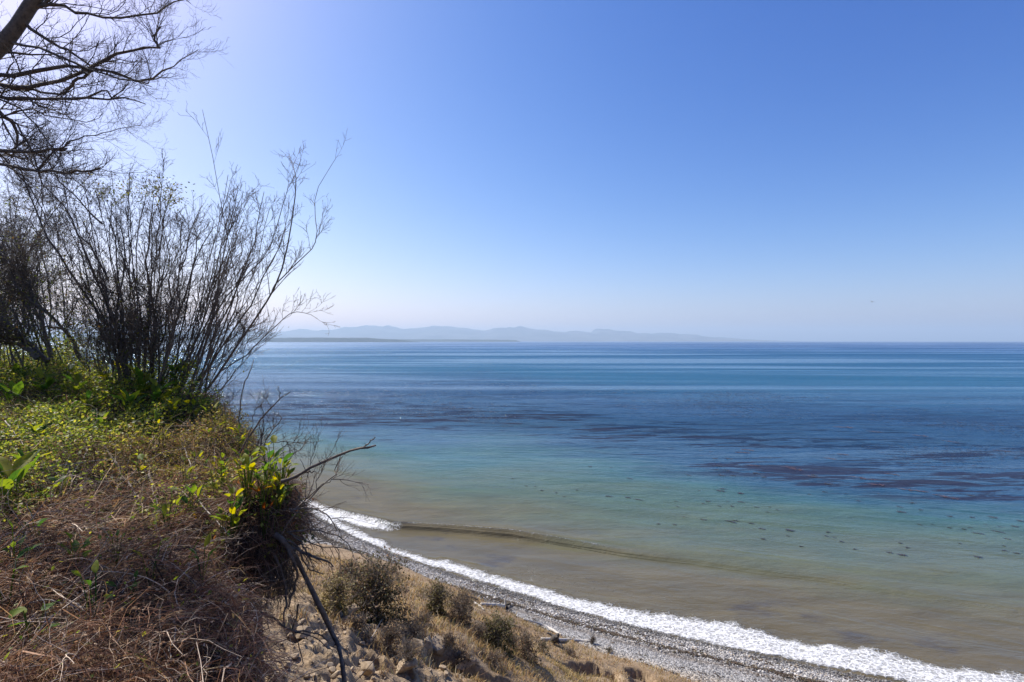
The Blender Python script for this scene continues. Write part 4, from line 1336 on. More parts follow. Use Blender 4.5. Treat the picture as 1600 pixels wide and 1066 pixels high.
def golden_bramble():
    x, y, e = sample_top(110000, 4.2, 9.5, 1.0, 150, 470, -0.05)
    green, gold = zones(x, y)
    k = RNG.random(len(x)) < gold * (0.55 + 0.5 * fbm(x * 3, y * 3, 2, 38))
    x, y, e = x[k], y[k], e[k]
    n = len(x)
    z = np.minimum(top_z(x, y), land_z(x, y) + 0.1) + RNG.random(n) ** 0.7 * cover_h(x, y) * 1.25
    v, f = scatter(LV4, LF4, np.stack([x, y, z], 1), eul(RNG.normal(0.2, 0.8, n), RNG.normal(0, 0.7, n), RNG.uniform(0, 6.28, n)), RNG.uniform(0.012, 0.03, n))
    c = pick([(0.34, 0.25, 0.045), (0.42, 0.33, 0.06), (0.24, 0.14, 0.06), (0.20, 0.21, 0.03), (0.34, 0.17, 0.06)], [3, 2.4, 2.6, 2.4, 1], n)
    g = Geo()
    g.add(v, f, np.repeat(c, 5, 0))
    link('golden_bramble', g.mesh('golden_bramble'), M_COVER, label='yellowing small-leaved bramble along the rim below the leaning shrub', cat='bramble', kind='stuff')

def top_grass():
    x, y, e = sample_top(15000, 1.9, 12, 1.1)
    green, gold = zones(x, y)
    k = RNG.random(len(x)) < 0.25 + 0.6 * green
    x, y, e, green = x[k], y[k], e[k], green[k]
    n = len(x)
    z = np.minimum(top_z(x, y), land_z(x, y) + 0.05)
    L = RNG.uniform(0.18, 0.5, n)
    P = arcs(x, y, z, L, RNG.uniform(0.6, 2.2, n), 0.2, 0.1, 6)
    W = RNG.uniform(0.0014, 0.0034, (n, 1)) * (0.7 + y / 10)[:, None] * np.array([[0.8, 1, 1, 0.8, 0.5, 0.1]])
    v, f = strips(P, W, norm(np.stack([RNG.normal(size=n), RNG.normal(size=n), 0.3 * RNG.normal(size=n)], 1)))
    c = pick([(0.10, 0.13, 0.025), (0.19, 0.19, 0.05), (0.38, 0.29, 0.16), (0.28, 0.19, 0.10)], [3, 2, 3, 2], n)
    g = Geo()
    g.add(v, f, np.repeat(c, 12, 0))
    link('long_grass', g.mesh('long_grass'), M_STEM, label='sparse long grass blades bending over the bluff top', cat='grass', kind='stuff')
def rim_fringe():
    seg = EDGE[4:16]
    pts, nrm = [], []
    n = 9000
    ln = np.linalg.norm(np.diff(seg, axis=0), axis=1)
    cs = np.concatenate([[0], np.cumsum(ln)])
    u = RNG.random(n) ** 1.8 * cs[-1]
    i = np.clip(np.searchsorted(cs, u) - 1, 0, len(ln) - 1)
    t = (u - cs[i]) / ln[i]
    p = seg[i] * (1 - t[:, None]) + seg[i + 1] * t[:, None]
    tg = (seg[i + 1] - seg[i]) / ln[i][:, None]
    out = np.stack([tg[:, 1], -tg[:, 0]], 1)
    p = p - out * RNG.uniform(-0.05, 0.22, (n, 1))
    z = land_z(p[:, 0], p[:, 1])
    z = np.maximum(z, top_z(p[:, 0], p[:, 1]) - RNG.random(n) ** 2 * 0.5)
    clump = 0.6 + 0.8 * np.clip(fbm(p[:, 0] * 4, p[:, 1] * 4, 2, 67) + 0.3, 0, 1)
    L = RNG.uniform(0.12, 0.40, n) * clump
    d = norm(np.concatenate([out * RNG.uniform(0.3, 1.2, (n, 1)) + RNG.normal(0, 0.45, (n, 2)), RNG.uniform(-0.1, 0.9, (n, 1))], 1))
    P = np.zeros((n, 6, 3))
    P[:, 0] = np.concatenate([p, z[:, None] + 0.02], 1)
    for k in range(1, 6):
        d = norm(d + np.array([0, 0, -0.30]) + RNG.normal(0, 0.2, (n, 3)))
        P[:, k] = P[:, k - 1] + d * (L / 5)[:, None]
    v, f = strips(P, RNG.uniform(0.0010, 0.0026, (n, 1)) * np.array([[1, 1, 1, 0.8, 0.6, 0.3]]) * (0.8 + p[:, 1:2] / 9), norm(RNG.normal(size=(n, 3))))
    c = pick([(0.19, 0.095, 0.065), (0.30, 0.175, 0.12), (0.10, 0.055, 0.038), (0.60, 0.48, 0.36), (0.38, 0.27, 0.13)], [4, 3.4, 2.0, 2, 1.2], n)
    g = Geo()
    g.add(v, f, np.repeat(c, 12, 0))
    link('rim_fringe', g.mesh('rim_fringe'), M_STEM, label='ragged fringe of dry stems drooping over the rim of the bluff', cat='undergrowth', kind='stuff')
rim_fringe()
M_BRUSH = mat_vcol('brush_twig', 0.75, 0.0, 0.25, 0.25, 50)
def brush_twigs():
    x, y, e = sample_top(620, 1.9, 8.0, 1.0, -250, 470, 0.05)
    green, gold = zones(x, y)
    k = RNG.random(len(x)) > 0.7 * green
    x, y = x[k], y[k]
    n = len(x)
    z = land_z(x, y) + RNG.uniform(0.0, 0.7, n) * cover_h(x, y)
    P = arcs(x, y, z, RNG.uniform(0.25, 0.75, n), RNG.uniform(0.0, 1.3, n), 0.10, 0.16, 7, False)
    r = RNG.uniform(0.0018, 0.0048, n)[:, None] * np.linspace(1, 0.45, 7)[None]
    pal = np.where((RNG.random(n) < 0.62)[:, None], np.array([[0.06, 0.040, 0.030]]), np.array([[0.46, 0.35, 0.25]])) * RNG.uniform(0.7, 1.3, (n, 1))
    g = Geo()
    v, f = tubes(P, r, 4)
    g.add(v, f, np.repeat(pal, 28, 0))
    P2, r2 = spawn(P, r, 4, 45, 0.26, 0.7, 5, -0.02, 0.22, 0.2, 1.0, 0.0013)
    v, f = tubes(P2, r2, 3)
    g.add(v, f, np.repeat(np.repeat(pal, 4, 0), 15, 0))
    P3_, r3 = spawn(P2, r2, 2, 45, 0.12, 0.8, 4, -0.02, 0.25, 0.2, 1.0, 0.0011)
    v, f = tubes(P3_, r3, 3)
    g.add(v, f, np.repeat(np.repeat(pal, 8, 0), 12, 0))
    link('brush_twigs', g.mesh('brush_twigs'), M_BRUSH, label='criss-crossing dark and pale dead twigs through the dry stems', cat='twigs', kind='stuff')
brush_twigs()
dry_stems()
litter()
green_cover()
golden_bramble()
top_grass()

# ------------------------------------------------------------------ broad-leaved plants, each leaf a piece of its own
def big_leaf_mesh(seed, wide=0.26, wavy=0.03):
    r = np.random.default_rng(seed)
    nu, nv = 5, 9
    t = np.linspace(0, 1, nv)
    w = wide * np.sin(np.pi * np.clip(t * 0.93 + 0.05, 0, 1)) ** 0.75 * (1 - 0.25 * t)
    V = []
    for j in range(nv):
        for i in range(nu):
            u = (i - 2) / 2
            V.append((u * w[j] + r.normal(0, 0.006), t[j], abs(u) * w[j] * 0.35 - 0.22 * t[j] ** 2 + wavy * math.sin(6 * t[j] + 2 * u + seed)))
    return new_mesh('leaf', np.array(V), grid_faces(nu, nv), smooth=True)
M_LEAFG = mat_leaf('broad_leaf_green', [(0.0, (0.035, 0.085, 0.018)), (0.5, (0.075, 0.14, 0.02)), (0.85, (0.16, 0.20, 0.025)), (1.0, (0.30, 0.28, 0.03))], 0.5)
M_LEAFY = mat_leaf('broad_leaf_yellow', [(0.0, (0.09, 0.14, 0.02)), (0.5, (0.19, 0.21, 0.025)), (1.0, (0.36, 0.30, 0.03))], 0.5)
M_LEAFB = mat_leaf('broad_leaf_rust', [(0.0, (0.20, 0.05, 0.015)), (0.6, (0.28, 0.10, 0.02)), (1.0, (0.30, 0.22, 0.03))], 0.45)
LEAVES = {}
for key, mt in (('g', M_LEAFG), ('y', M_LEAFY), ('b', M_LEAFB)):
    LEAVES[key] = [big_leaf_mesh(k, 0.20 + 0.035 * k) for k in range(4)]
    for me in LEAVES[key]:
        me.materials.append(mt)

_t = np.linspace(0, 1, 4)
_sv, _sf = tubes(np.stack([0 * _t, 0 * _t, _t], 1)[None], np.array([[1.0, 0.9, 0.8, 0.7]]), 4)
STALK = new_mesh('stalk', _sv, _sf)
STALK.materials.append(M_LEAFG)
def plant(px, py, n, size, key, label=None, up=(25, 75), group=None, spread=0.06, rise=0.12):
    b = ground(px, py + 14)
    if py > 815 and px < 340:
        size, n = size * 0.72, max(3, n - 1)
    rise = rise + float(cover_h(b[0], b[1]))
    root = empty('leafy_plant', b, label or 'low broad-leaved plant among the dry stems on the bluff top', 'plant', group if group else (None if label else 'broad-leaved plants scattered over the bluff top'))
    for k in range(n):
        kk = key if random.random() < 0.85 else random.choice('gy')
        o = bpy.data.objects.new('leaf', random.choice(LEAVES[kk]))
        COL.objects.link(o)
        o.parent = root
        a = 6.283 * k / n + random.uniform(-0.5, 0.5)
        s = size * random.uniform(0.6, 1.15)
        o.location = (-math.sin(a) * spread * random.random() * 1.5, math.cos(a) * spread * random.random() * 1.5, rise * random.uniform(0.45, 1.1))
        o.rotation_euler = (R(random.uniform(*up)), random.uniform(-0.4, 0.4), a)
        o.scale = (s, s, s)
        q = bpy.data.objects.new('stalk', STALK)
        COL.objects.link(q)
        q.parent = root
        q.rotation_mode = 'QUATERNION'
        q.rotation_quaternion = o.location.normalized().to_track_quat('Z', 'Y')
        q.scale = (0.004, 0.004, o.location.length)

plant(222, 622, 13, 0.30, 'y', 'tall clump of yellow-green dock leaves in front of the shrub stems', (35, 80), rise=0.2)
plant(246, 640, 9, 0.27, 'y', 'bright yellow broad leaves at the middle of the leafy mound', (20, 60), rise=0.22)
plant(276, 622, 11, 0.24, 'g', 'green broad-leaved clump at the rim end of the leafy mound', (30, 75), rise=0.18)
plant(203, 648, 9, 0.24, 'g', 'dark green upright leaves left of the bright yellow leaves', (45, 85), rise=0.16)
plant(12, 790, 7, 0.26, 'g', 'large green leaves cut by the left edge of the picture', (45, 85), rise=0.2)
plant(20, 632, 8, 0.22, 'g', 'upright bright green plant at the far left of the mound', (45, 85), rise=0.2)
plant(262, 832, 6, 0.16, 'y', 'small plant with one bright yellow leaf amid brown stems', (25, 70), rise=0.2)
plant(300, 836, 6, 0.15, 'g', 'dark green leaves beside the bright yellow-leaved plant', (50, 85), rise=0.16)
plant(310, 872, 5, 0.11, 'b', 'rust-red leaves low in the stems near the rim', (20, 70), rise=0.15)
plant(118, 892, 7, 0.13, 'g', 'green rosette with a pale folded leaf in the brown thicket', (30, 80), rise=0.16)
plant(52, 1018, 6, 0.17, 'g', 'pale green spreading leaves at the bottom left corner', (5, 35), rise=0.12)
plant(200, 952, 4, 0.10, 'g', 'single small green plant low in the middle of the brown stems', (30, 70), rise=0.12)
plant(316, 898, 5, 0.13, 'g', 'narrow green leaves above the pale dry grass', (45, 80), rise=0.15)
plant(438, 770, 18, 0.11, 'y', 'yellow-green leaf cluster at the rim by the big dead branch', (20, 80), rise=0.1)
plant(400, 738, 18, 0.11, 'y', 'yellow-green leaf cluster on the rim shoulder', (20, 80), rise=0.12)
plant(432, 808, 15, 0.10, 'y', 'bright green leaves clinging to the rim above the roots', (20, 80), rise=0.1)
plant(365, 836, 17, 0.11, 'y', 'light green leaves over the dark hollow', (20, 80), rise=0.12)
plant(428, 862, 6, 0.085, 'y', 'lone yellow leaf sprig hanging on the sod lip', (10, 60), rise=0.1)
plant(385, 780, 15, 0.10, 'y', 'yellow-green sprig halfway down the rim slope', (20, 80), rise=0.12)
plant(345, 745, 7, 0.09, 'y', 'small yellow leaves in the golden bramble', (20, 80), rise=0.12)
for px, py, n, s, k, words in [
        (60, 690, 9, 0.16, 'g', 'leafy plant above the grey stick at the left'), (95, 655, 9, 0.17, 'g', 'leafy plant in the middle of the green mound, left half'),
        (140, 640, 9, 0.16, 'y', 'yellowish plant in the middle of the green mound'), (40, 745, 7, 0.14, 'g', 'plant at the end of the long grey stick by the left edge'),
        (88, 780, 6, 0.11, 'g', 'small plant left below the dark broken stub'), (160, 680, 8, 0.15, 'g', 'plant just above the thick dark slanting stick'),
        (170, 612, 9, 0.19, 'y', 'yellow-green plant at the left foot of the fan-shaped shrub'), (120, 612, 9, 0.19, 'y', 'yellow-green plant between the dark tangle and the fan-shaped shrub'),
        (70, 615, 9, 0.19, 'g', 'green plant in front of the dark tangled thicket'), (300, 655, 8, 0.13, 'y', 'yellow-green plant at the foot of the leaning shrub'),
        (330, 690, 8, 0.10, 'y', 'low plant in the upper part of the golden bramble'), (250, 700, 8, 0.12, 'y', 'small plant where green cover turns to golden bramble'),
        (220, 745, 6, 0.10, 'g', 'little green plant right of the thick dark slanting stick'), (290, 770, 7, 0.10, 'y', 'little yellow plant at the head of the pale root-like stick'),
        (60, 840, 5, 0.11, 'g', 'lone green plant in the brown stems at the left'), (25, 905, 6, 0.11, 'g', 'green plant close to the left edge in the lower thicket'),
        (150, 985, 5, 0.10, 'g', 'tiny green plant by the end of the arching pale stick'), (235, 905, 5, 0.09, 'y', 'tiny yellow plant right of the curved tan stick'),
        (340, 800, 9, 0.11, 'y', 'leafy sprig beside the pale root-like stick'), (410, 790, 9, 0.10, 'y', 'sprig between the leaf clusters of the rim'),
        (375, 700, 9, 0.09, 'y', 'small-leaved sprig by the slanting dead shoot'), (412, 832, 7, 0.09, 'b', 'reddish sprig on the edge of the sod lip'),
        (350, 860, 8, 0.10, 'g', 'green sprig at the upper left of the dark hollow'), (182, 870, 5, 0.09, 'g', 'tiny green plant left of the curved tan stick'),
        (10, 960, 5, 0.11, 'g', 'green leaves at the left edge under the arching pale stick'), (110, 590, 8, 0.2, 'g', 'tall green plant under the stems right of the dark tangle'),
        (30, 590, 9, 0.22, 'g', 'tall green plant at the foot of the dark tangle by the left edge'), (190, 590, 8, 0.2, 'y', 'tall yellow-green plant among the bases of the fan-shaped shrub'),
        (425, 745, 12, 0.10, 'y', 'dense yellow-green sprig at the base of the big dead branch'), (390, 762, 10, 0.10, 'y', 'yellow-green sprig below the rim shoulder cluster'),
        (448, 790, 10, 0.09, 'y', 'leafy sprig sticking out furthest over the sea'), (415, 770, 10, 0.10, 'g', 'green sprig in the middle of the rim leaf clusters'),
        (350, 775, 8, 0.10, 'y', 'yellow sprig left of the rim leaf clusters'), (310, 730, 8, 0.10, 'y', 'yellow sprig on the lower edge of the golden bramble'),
        (270, 660, 9, 0.16, 'y', 'broad yellow-green plant right below the bright yellow leaves')]:
    plant(px, py, n, s, k, words)

# ------------------------------------------------------------------ shrubs and the leaning tree
def stem_path(ctrl, n=10, jit=0.012):
    return resample(ctrl, n, jit)

def woody(name, label, cat, base, stems, mat, twig, leaves=None, part='stem', twig_mat=None):
    """stems: list of (points (n,3), r0, r1); twig: list of (K, angle, length, rfac, up, wig, tmin)"""
    root = empty(name, base, label, cat)
    for p, r0, r1 in stems:
        r = np.linspace(r0, r1, len(p)) * (1 + RNG.normal(0, 0.05, len(p)))
        v, f = tubes(np.concatenate([p, p[-1:] + (p[-1:] - p[-2:-1]) * 0.05])[None], np.append(r, r1 * 0.1)[None], 7 if r0 > 0.012 else 5)
        link(part, new_mesh(part, v - np.asarray(base), f, smooth=True), mat, root)
    g = Geo()
    ns = max(len(p) for p, _, _ in stems)
    P = np.array([resample(p, ns) if len(p) != ns else p for p, _, _ in stems])
    r = np.array([np.linspace(a, b, ns) for _, a, b in stems])
    tips = []
    for (K, ang, ln, rf, up, wig, tmin) in twig:
        P, r = spawn(P, r, K, ang, ln, rf, 5, up, wig, tmin, 1.0, 0.0026)
        g.add(*tubes(P, r, 3))
        tips.append(P)
    link('twigs', g.mesh('twigs', base), twig_mat or mat, root, kind='stuff')
    if leaves:
        pos = []
        for c, rad, n in leaves:
            pos.append(np.asarray(c) + RNG.normal(0, 1, (n, 3)) * np.asarray(rad))
        pos = np.concatenate(pos)
        n = len(pos)
        v, f = scatter(LV4, LF4, pos, eul(RNG.uniform(-1.4, 1.4, n), RNG.uniform(-1, 1, n), RNG.uniform(0, 6.28, n)), RNG.uniform(0.02, 0.05, n))
        c = pick([(0.10, 0.12, 0.02), (0.20, 0.19, 0.03), (0.17, 0.10, 0.03), (0.06, 0.07, 0.02)], [3, 3, 1.5, 2], n)
        g = Geo()
        g.add(v, f, np.repeat(c, 5, 0))
        link('leaves', g.mesh('leaves', base), M_COVER, root, kind='stuff')
    return root

def on_top(px, d):
    x = (px - 800) / F * d
    return np.array([x, d, float(land_z(x, d)) - 0.03])

def fan(n, b0, b1, d0, d1, tip, bow, r=(0.010, 0.022), rt=0.004, dj=0.5):
    """n stems from a strip of ground to a fan of tips given by tip(k) in pixels"""
    out = []
    for k in range(n):
        u = (k + RNG.random()) / n
        bpx = b0 + (b1 - b0) * u + RNG.normal(0, 6)
        d = RNG.uniform(d0, d1)
        b = on_top(bpx, d)
        tx, ty = tip(u)
        dt = d + RNG.normal(0, dj)
        t = P3(tx, ty, dt)
        m1 = b + (t - b) * 0.33 + np.array([bow * (t[0] - b[0]) * -0.35, 0, 0.10 * abs(t[0] - b[0])]) + RNG.normal(0, 0.06, 3)
        m2 = b + (t - b) * 0.68 + np.array([bow * (t[0] - b[0]) * -0.25, 0, 0.08 * abs(t[0] - b[0])]) + RNG.normal(0, 0.08, 3)
        r0 = r[0] * (r[1] / r[0]) ** (RNG.random() ** 1.4 * 1.35)
        if RNG.random() < 0.15:                        # a broken one
            t = b + (t - b) * RNG.uniform(0.45, 0.75) + RNG.normal(0, 0.1, 3)
        out.append((stem_path([b, m1, m2, t], 12, 0.014), r0, rt))
    return out

U = RNG.uniform
# right-leaning shrub at the rim
DD = 8.0
lean = [([(320, 614), (327, 572), (350, 525), (372, 473), (370, 450), (345, 320), (318, 174)], 0.014, 0.003),
        ([(320, 612), (344, 581), (405, 488), (435, 438), (454, 356), (463, 281), (452, 244)], 0.020, 0.004),
        ([(425, 455), (435, 438), (480, 398), (496, 366), (494, 305), (524, 248)], 0.010, 0.003),
        ([(344, 581), (386, 553), (428, 511), (461, 488), (496, 497)], 0.011, 0.003),
        ([(300, 600), (330, 500), (375, 440), (420, 390), (445, 310), (470, 250)], 0.012, 0.003)]
st = []
for px, r0, r1 in lean:
    dv = DD + U(-0.15, 0.15) if px[0][1] > 600 or px[0][0] == 300 else DD
    st.append((stem_path([P3(a, b, DD + 0.08 * k * U(-1, 1)) for k, (a, b) in enumerate(px)], 14, 0.008), r0, r1))
st += fan(26, 235, 308, 7.7, 8.4, lambda u: (312 + 118 * u + U(-30, 30), 395 - 85 * math.sin(u * 2.4) + U(-45, 45)), -0.25, (0.008, 0.016), 0.004, 0.35)
st += fan(9, 240, 315, 7.7, 8.3, lambda u: (330 + 80 * u, 520 + U(-40, 30)), -0.2, (0.004, 0.008), 0.0025, 0.3)
woody('bare_shrub', 'leafless shrub leaning right over the sea from the rim', 'shrub', on_top(290, 8.0), st, M_BARK,
      [(12, 30, 0.62, 0.6, 0.12, 0.14, 0.2), (6, 38, 0.26, 0.65, 0.10, 0.22, 0.25), (1, 40, 0.10, 0.8, 0.1, 0.25, 0.3)])
# fan-shaped shrub in the middle
st = fan(28, 185, 245, 8.2, 8.9, lambda u: (70 + 240 * u + U(-25, 25), 350 - 68 * math.sin(0.6 + u * 2.2) + U(-30, 60)), 0.25, (0.009, 0.019), 0.0045, 0.45)
st += fan(20, 150, 255, 8.0, 8.9, lambda u: (105 + 200 * u, 480 + U(-60, 50)), 0.3, (0.005, 0.009), 0.003, 0.5)
woody('bare_shrub', 'dense fan-shaped shrub of upright bare stems with leafy tops', 'shrub', on_top(205, 8.5), st, M_BARK,
      [(17, 32, 0.60, 0.55, 0.10, 0.17, 0.12), (7, 36, 0.25, 0.65, 0.10, 0.22, 0.2), (2, 40, 0.11, 0.8, 0.1, 0.25, 0.3)],
      [(P3(172, 300, 8.5), (0.22, 0.2, 0.10), 260), (P3(258, 302, 8.5), (0.15, 0.2, 0.13), 420), (P3(228, 296, 8.5), (0.2, 0.2, 0.08), 90), (P3(200, 530, 8.4), (0.7, 0.4, 0.35), 1000), (P3(190, 470, 8.3), (0.5, 0.3, 0.5), 260), (P3(160, 560, 8.2), (0.7, 0.3, 0.28), 900), (P3(250, 580, 8.1), (0.4, 0.3, 0.12), 350), (P3(130, 450, 8.3), (0.35, 0.3, 0.25), 220)])
# dark tangle at the left
st = fan(24, -60, 120, 8.6, 10.2, lambda u: (150 - 260 * u + U(-90, 60), 310 + U(-90, 100)), 0.1, (0.008, 0.018), 0.004, 0.6)
st += [(stem_path([P3(75, 565, 8.8), P3(30, 520, 8.8), P3(-15, 470, 8.9), P3(-60, 400, 9)], 12, 0.02), 0.05, 0.02),
       (stem_path([P3(60, 560, 8.7), P3(40, 545, 8.7), P3(5, 530, 8.7), P3(-60, 520, 8.7)], 10, 0.02), 0.05, 0.03),
       (stem_path([P3(125, 560, 8.6), P3(100, 515, 8.6), P3(40, 460, 8.6), P3(-10, 380, 8.7)], 12, 0.02), 0.03, 0.012),
       (stem_path([P3(80, 560, 8.7), P3(55, 470, 8.7), P3(0, 385, 8.8), P3(-40, 330, 8.9)], 12, 0.02), 0.035, 0.012),
       (stem_path([P3(160, 500, 8.6), P3(110, 430, 8.6), P3(60, 340, 8.6), P3(30, 260, 8.6)], 12, 0.015), 0.022, 0.008),
       (stem_path([P3(170, 440, 8.6), P3(130, 370, 8.6), P3(80, 300, 8.6), P3(30, 230, 8.6)], 12, 0.015), 0.016, 0.006),
       (stem_path([P3(160, 350, 8.6), P3(120, 310, 8.6), P3(80, 265, 8.6), P3(60, 215, 8.6)], 12, 0.015), 0.014, 0.005)]
woody('bare_shrub', 'dark tangled thicket shrub with thick leaning stems at the left edge', 'shrub', on_top(60, 9.0), st, M_BARK,
      [(18, 40, 0.75, 0.5, 0.05, 0.2, 0.2), (8, 42, 0.30, 0.65, 0.06, 0.26, 0.2), (3, 42, 0.12, 0.8, 0.06, 0.25, 0.3)],
      [(P3(50, 430, 8.9), (0.6, 0.4, 0.45), 900), (P3(60, 525, 8.6), (0.8, 0.4, 0.35), 1900), (P3(0, 470, 8.8), (0.5, 0.3, 0.5), 900), (P3(20, 340, 8.9), (0.6, 0.4, 0.4), 350)])
# brushwood behind, further along the bluff
st = fan(34, -150, 200, 11.5, 13.5, lambda u: (-190 + 350 * u + U(-40, 40), 370 + U(-90, 90)), 0.2, (0.012, 0.022), 0.005, 0.7)
woody('bare_shrub', 'brownish brushwood shrub behind the dark tangle', 'shrub', on_top(10, 12.5), st, M_TWIG,
      [(16, 38, 0.9, 0.5, 0.08, 0.2, 0.2), (8, 42, 0.40, 0.65, 0.08, 0.26, 0.2), (3, 42, 0.18, 0.8, 0.06, 0.25, 0.3)],
      [(P3(40, 420, 12), (1.3, 0.5, 1.0), 1500), (P3(80, 540, 12), (1.8, 0.5, 0.5), 2600)])

# leaning tree whose trunk and limbs reach in at the top left
TD = 5.2
tb = np.array([-6.9, 4.6, float(land_z(-6.9, 4.6)) - 0.05])
def LP(pts, d=TD, jit=0.010, n=14, dz=0.0):
    return stem_path([P3(a, b, d + dz * k) for k, (a, b) in enumerate(pts)], n, jit)
tree = [(stem_path([tb, tb + np.array([0.25, 0.1, 1.2]), P3(-110, 250, TD), P3(-40, 140, TD), P3(5, 72, TD), P3(62, -10, TD), P3(150, -150, TD), P3(210, -330, TD + 0.2)], 20, 0.012), 0.088, 0.04),
        (LP([(-75, 190), (-30, 135), (30, 137), (80, 131), (150, 100), (200, 80), (253, 75)]), 0.027, 0.009),
        (LP([(246, 74), (243, 60), (249, 40)], n=6), 0.010, 0.007),
        (LP([(-70, 180), (-40, 120), (30, 117), (100, 105), (160, 110), (215, 126), (250, 114), (275, 100), (310, 80)]), 0.025, 0.003),
        (LP([(-90, 215), (-40, 145), (20, 153), (80, 157), (130, 153), (190, 152), (228, 162)]), 0.026, 0.004),
        (LP([(45, 15), (80, 8), (120, 18), (180, 27), (250, 15), (285, -6)], dz=0.03), 0.020, 0.005),
        (LP([(-80, 200), (-20, 165), (10, 185), (28, 210), (20, 245)], dz=0.05), 0.026, 0.010),
        (LP([(-120, 260), (-40, 240), (30, 237), (75, 236), (105, 232)]), 0.027, 0.010),
        (LP([(-20, 250), (40, 262), (80, 267), (115, 269), (157, 265)]), 0.016, 0.011),
        (LP([(55, 268), (90, 233), (130, 215), (170, 208), (217, 193)]), 0.010, 0.002),
        (LP([(35, 30), (70, 60), (110, 82), (145, 106), (190, 118), (236, 134)], dz=0.03), 0.018, 0.004),
        (LP([(10, 65), (60, 75), (110, 95), (150, 112), (200, 125), (235, 130), (232, 108), (225, 80)], dz=-0.03), 0.014, 0.003),
        (LP([(150, 109), (120, 125), (95, 146), (40, 141)], dz=0.02), 0.015, 0.010),
        (LP([(-60, 160), (0, 88), (60, 84), (110, 80)], dz=0.06), 0.018, 0.004),
        (LP([(40, 25), (100, -10), (180, -20), (260, -10), (300, 5)], dz=0.04), 0.014, 0.003),
        (LP([(-60, 170), (0, 178), (40, 215), (60, 270), (72, 335)], dz=0.03), 0.014, 0.003),
        (LP([(-80, 210), (0, 243), (50, 300), (82, 365)], dz=0.05), 0.013, 0.003),
        (LP([(-40, 150), (20, 162), (60, 200), (95, 258), (112, 310)], dz=-0.02), 0.011, 0.002),
        (LP([(135, 153), (165, 140), (178, 152), (200, 125)], n=8), 0.010, 0.004),
        (LP([(-90, 220), (-30, 200), (30, 170), (90, 185), (140, 190), (160, 177)], dz=0.03), 0.012, 0.002)]
root = empty('leaning_tree', tb, 'leaning bare tree reaching in at the top left corner', 'tree')
for k, (p, r0, r1) in enumerate(tree):
    r = np.linspace(r0, r1, len(p)) * (1 + RNG.normal(0, 0.06, len(p)))
    v, f = tubes(np.concatenate([p, p[-1:] + (p[-1:] - p[-2:-1]) * 0.08])[None], np.append(r, r1 * 0.15)[None], 10 if k == 0 else 6)
    nm = 'trunk' if k == 0 else 'branch'
    link(nm, new_mesh(nm, v - tb, f, smooth=True), M_BARK, root)
g = Geo()
Pb = np.array([resample(p, 14) for p, _, _ in tree[1:]])
rb = np.array([np.linspace(a, b, 14) for _, a, b in tree[1:]])
for (K, ang, ln, rf, up, wig, tmin) in [(17, 42, 0.50, 0.42, 0.10, 0.20, 0.05), (7, 40, 0.24, 0.6, 0.12, 0.24, 0.2), (2, 40, 0.11, 0.8, 0.1, 0.25, 0.3)]:
    Pb, rb = spawn(Pb, rb, K, ang, ln, rf, 6, up, wig, tmin, 1.0, 0.0011)
    g.add(*tubes(Pb, rb, 3))
link('twigs', g.mesh('twigs', tb), M_BARK, root, kind='stuff')

# ------------------------------------------------------------------ the undercut lip, its roots and dead branches
def sod_lip():
    v0, f = ico2(5)
    d = 0.30 * fbm(v0[:, 0] * 2.4 + 5, v0[:, 1] * 2.4 + v0[:, 2] * 2.1, 4, 63) + 0.22 * fbm(v0[:, 0] * 8 + v0[:, 1] * 3, v0[:, 2] * 8 + v0[:, 1] * 6, 3, 64)
    d = d - 0.18 * sstep(-0.2, -1.0, v0[:, 2]) * (0.5 + vnoise(v0[:, 0] * 5, v0[:, 1] * 5, 65))
    v = v0 * (1 + 0.75 * d)[:, None] * LIP_R + LIP
    me = new_mesh('sod_lip', v, f, {'top': np.ones(len(v)), 'rub': np.zeros(len(v))}, smooth=True)
    link('sod_lip', me, M_SOIL, bluff)
    up = np.where(v0[:, 2] + 0.25 * v0[:, 0] - 0.25 * v0[:, 1] > -0.05)[0]
    n = 5200
    b = v[RNG.choice(up, n)]
    nr = norm((b - LIP) / LIP_R)
    L = RNG.uniform(0.06, 0.30, n)
    dd = norm(nr + np.array([0.2, -0.1, 0.4]) + RNG.normal(0, 0.6, (n, 3)))
    P = np.zeros((n, 5, 3))
    P[:, 0] = b
    for k in range(1, 5):
        dd = norm(dd + np.array([0, 0, -0.32]) + RNG.normal(0, 0.25, (n, 3)))
        P[:, k] = P[:, k - 1] + dd * (L / 4)[:, None]
    g = Geo()
    vv, ff = strips(P, RNG.uniform(0.0012, 0.0028, (n, 1)) * np.array([[1, 1, 0.9, 0.7, 0.3]]), norm(RNG.normal(size=(n, 3))))
    g.add(vv, ff, np.repeat(pick([(0.15, 0.08, 0.055), (0.26, 0.16, 0.10), (0.08, 0.045, 0.03), (0.48, 0.37, 0.26)], [4, 3, 2, 1.2], n), 10, 0))
    m = 1500
    b = v[RNG.choice(up, m)]
    nr = norm((b - LIP) / LIP_R)
    b = b + nr * RNG.uniform(0.0, 0.14, (m, 1))
    keep = fbm(b[:, 0] * 6 + b[:, 1] * 4, b[:, 2] * 7, 2, 66) > -0.1
    b = b[keep]
    m = len(b)
    vv, ff = scatter(LV4, LF4, b, eul(RNG.normal(0.4, 0.8, m), RNG.normal(0, 0.7, m), RNG.uniform(0, 6.28, m)), RNG.uniform(0.02, 0.055, m))
    g.add(vv, ff, np.repeat(pick([(0.12, 0.16, 0.02), (0.24, 0.25, 0.03), (0.18, 0.10, 0.05), (0.26, 0.10, 0.03)], [3, 4, 2, 0.7], m), 5, 0))
    link('lip_cover', g.mesh('lip_cover'), M_COVER, label='dry stems and small leaves matted over the overhanging sod', cat='undergrowth', kind='stuff')
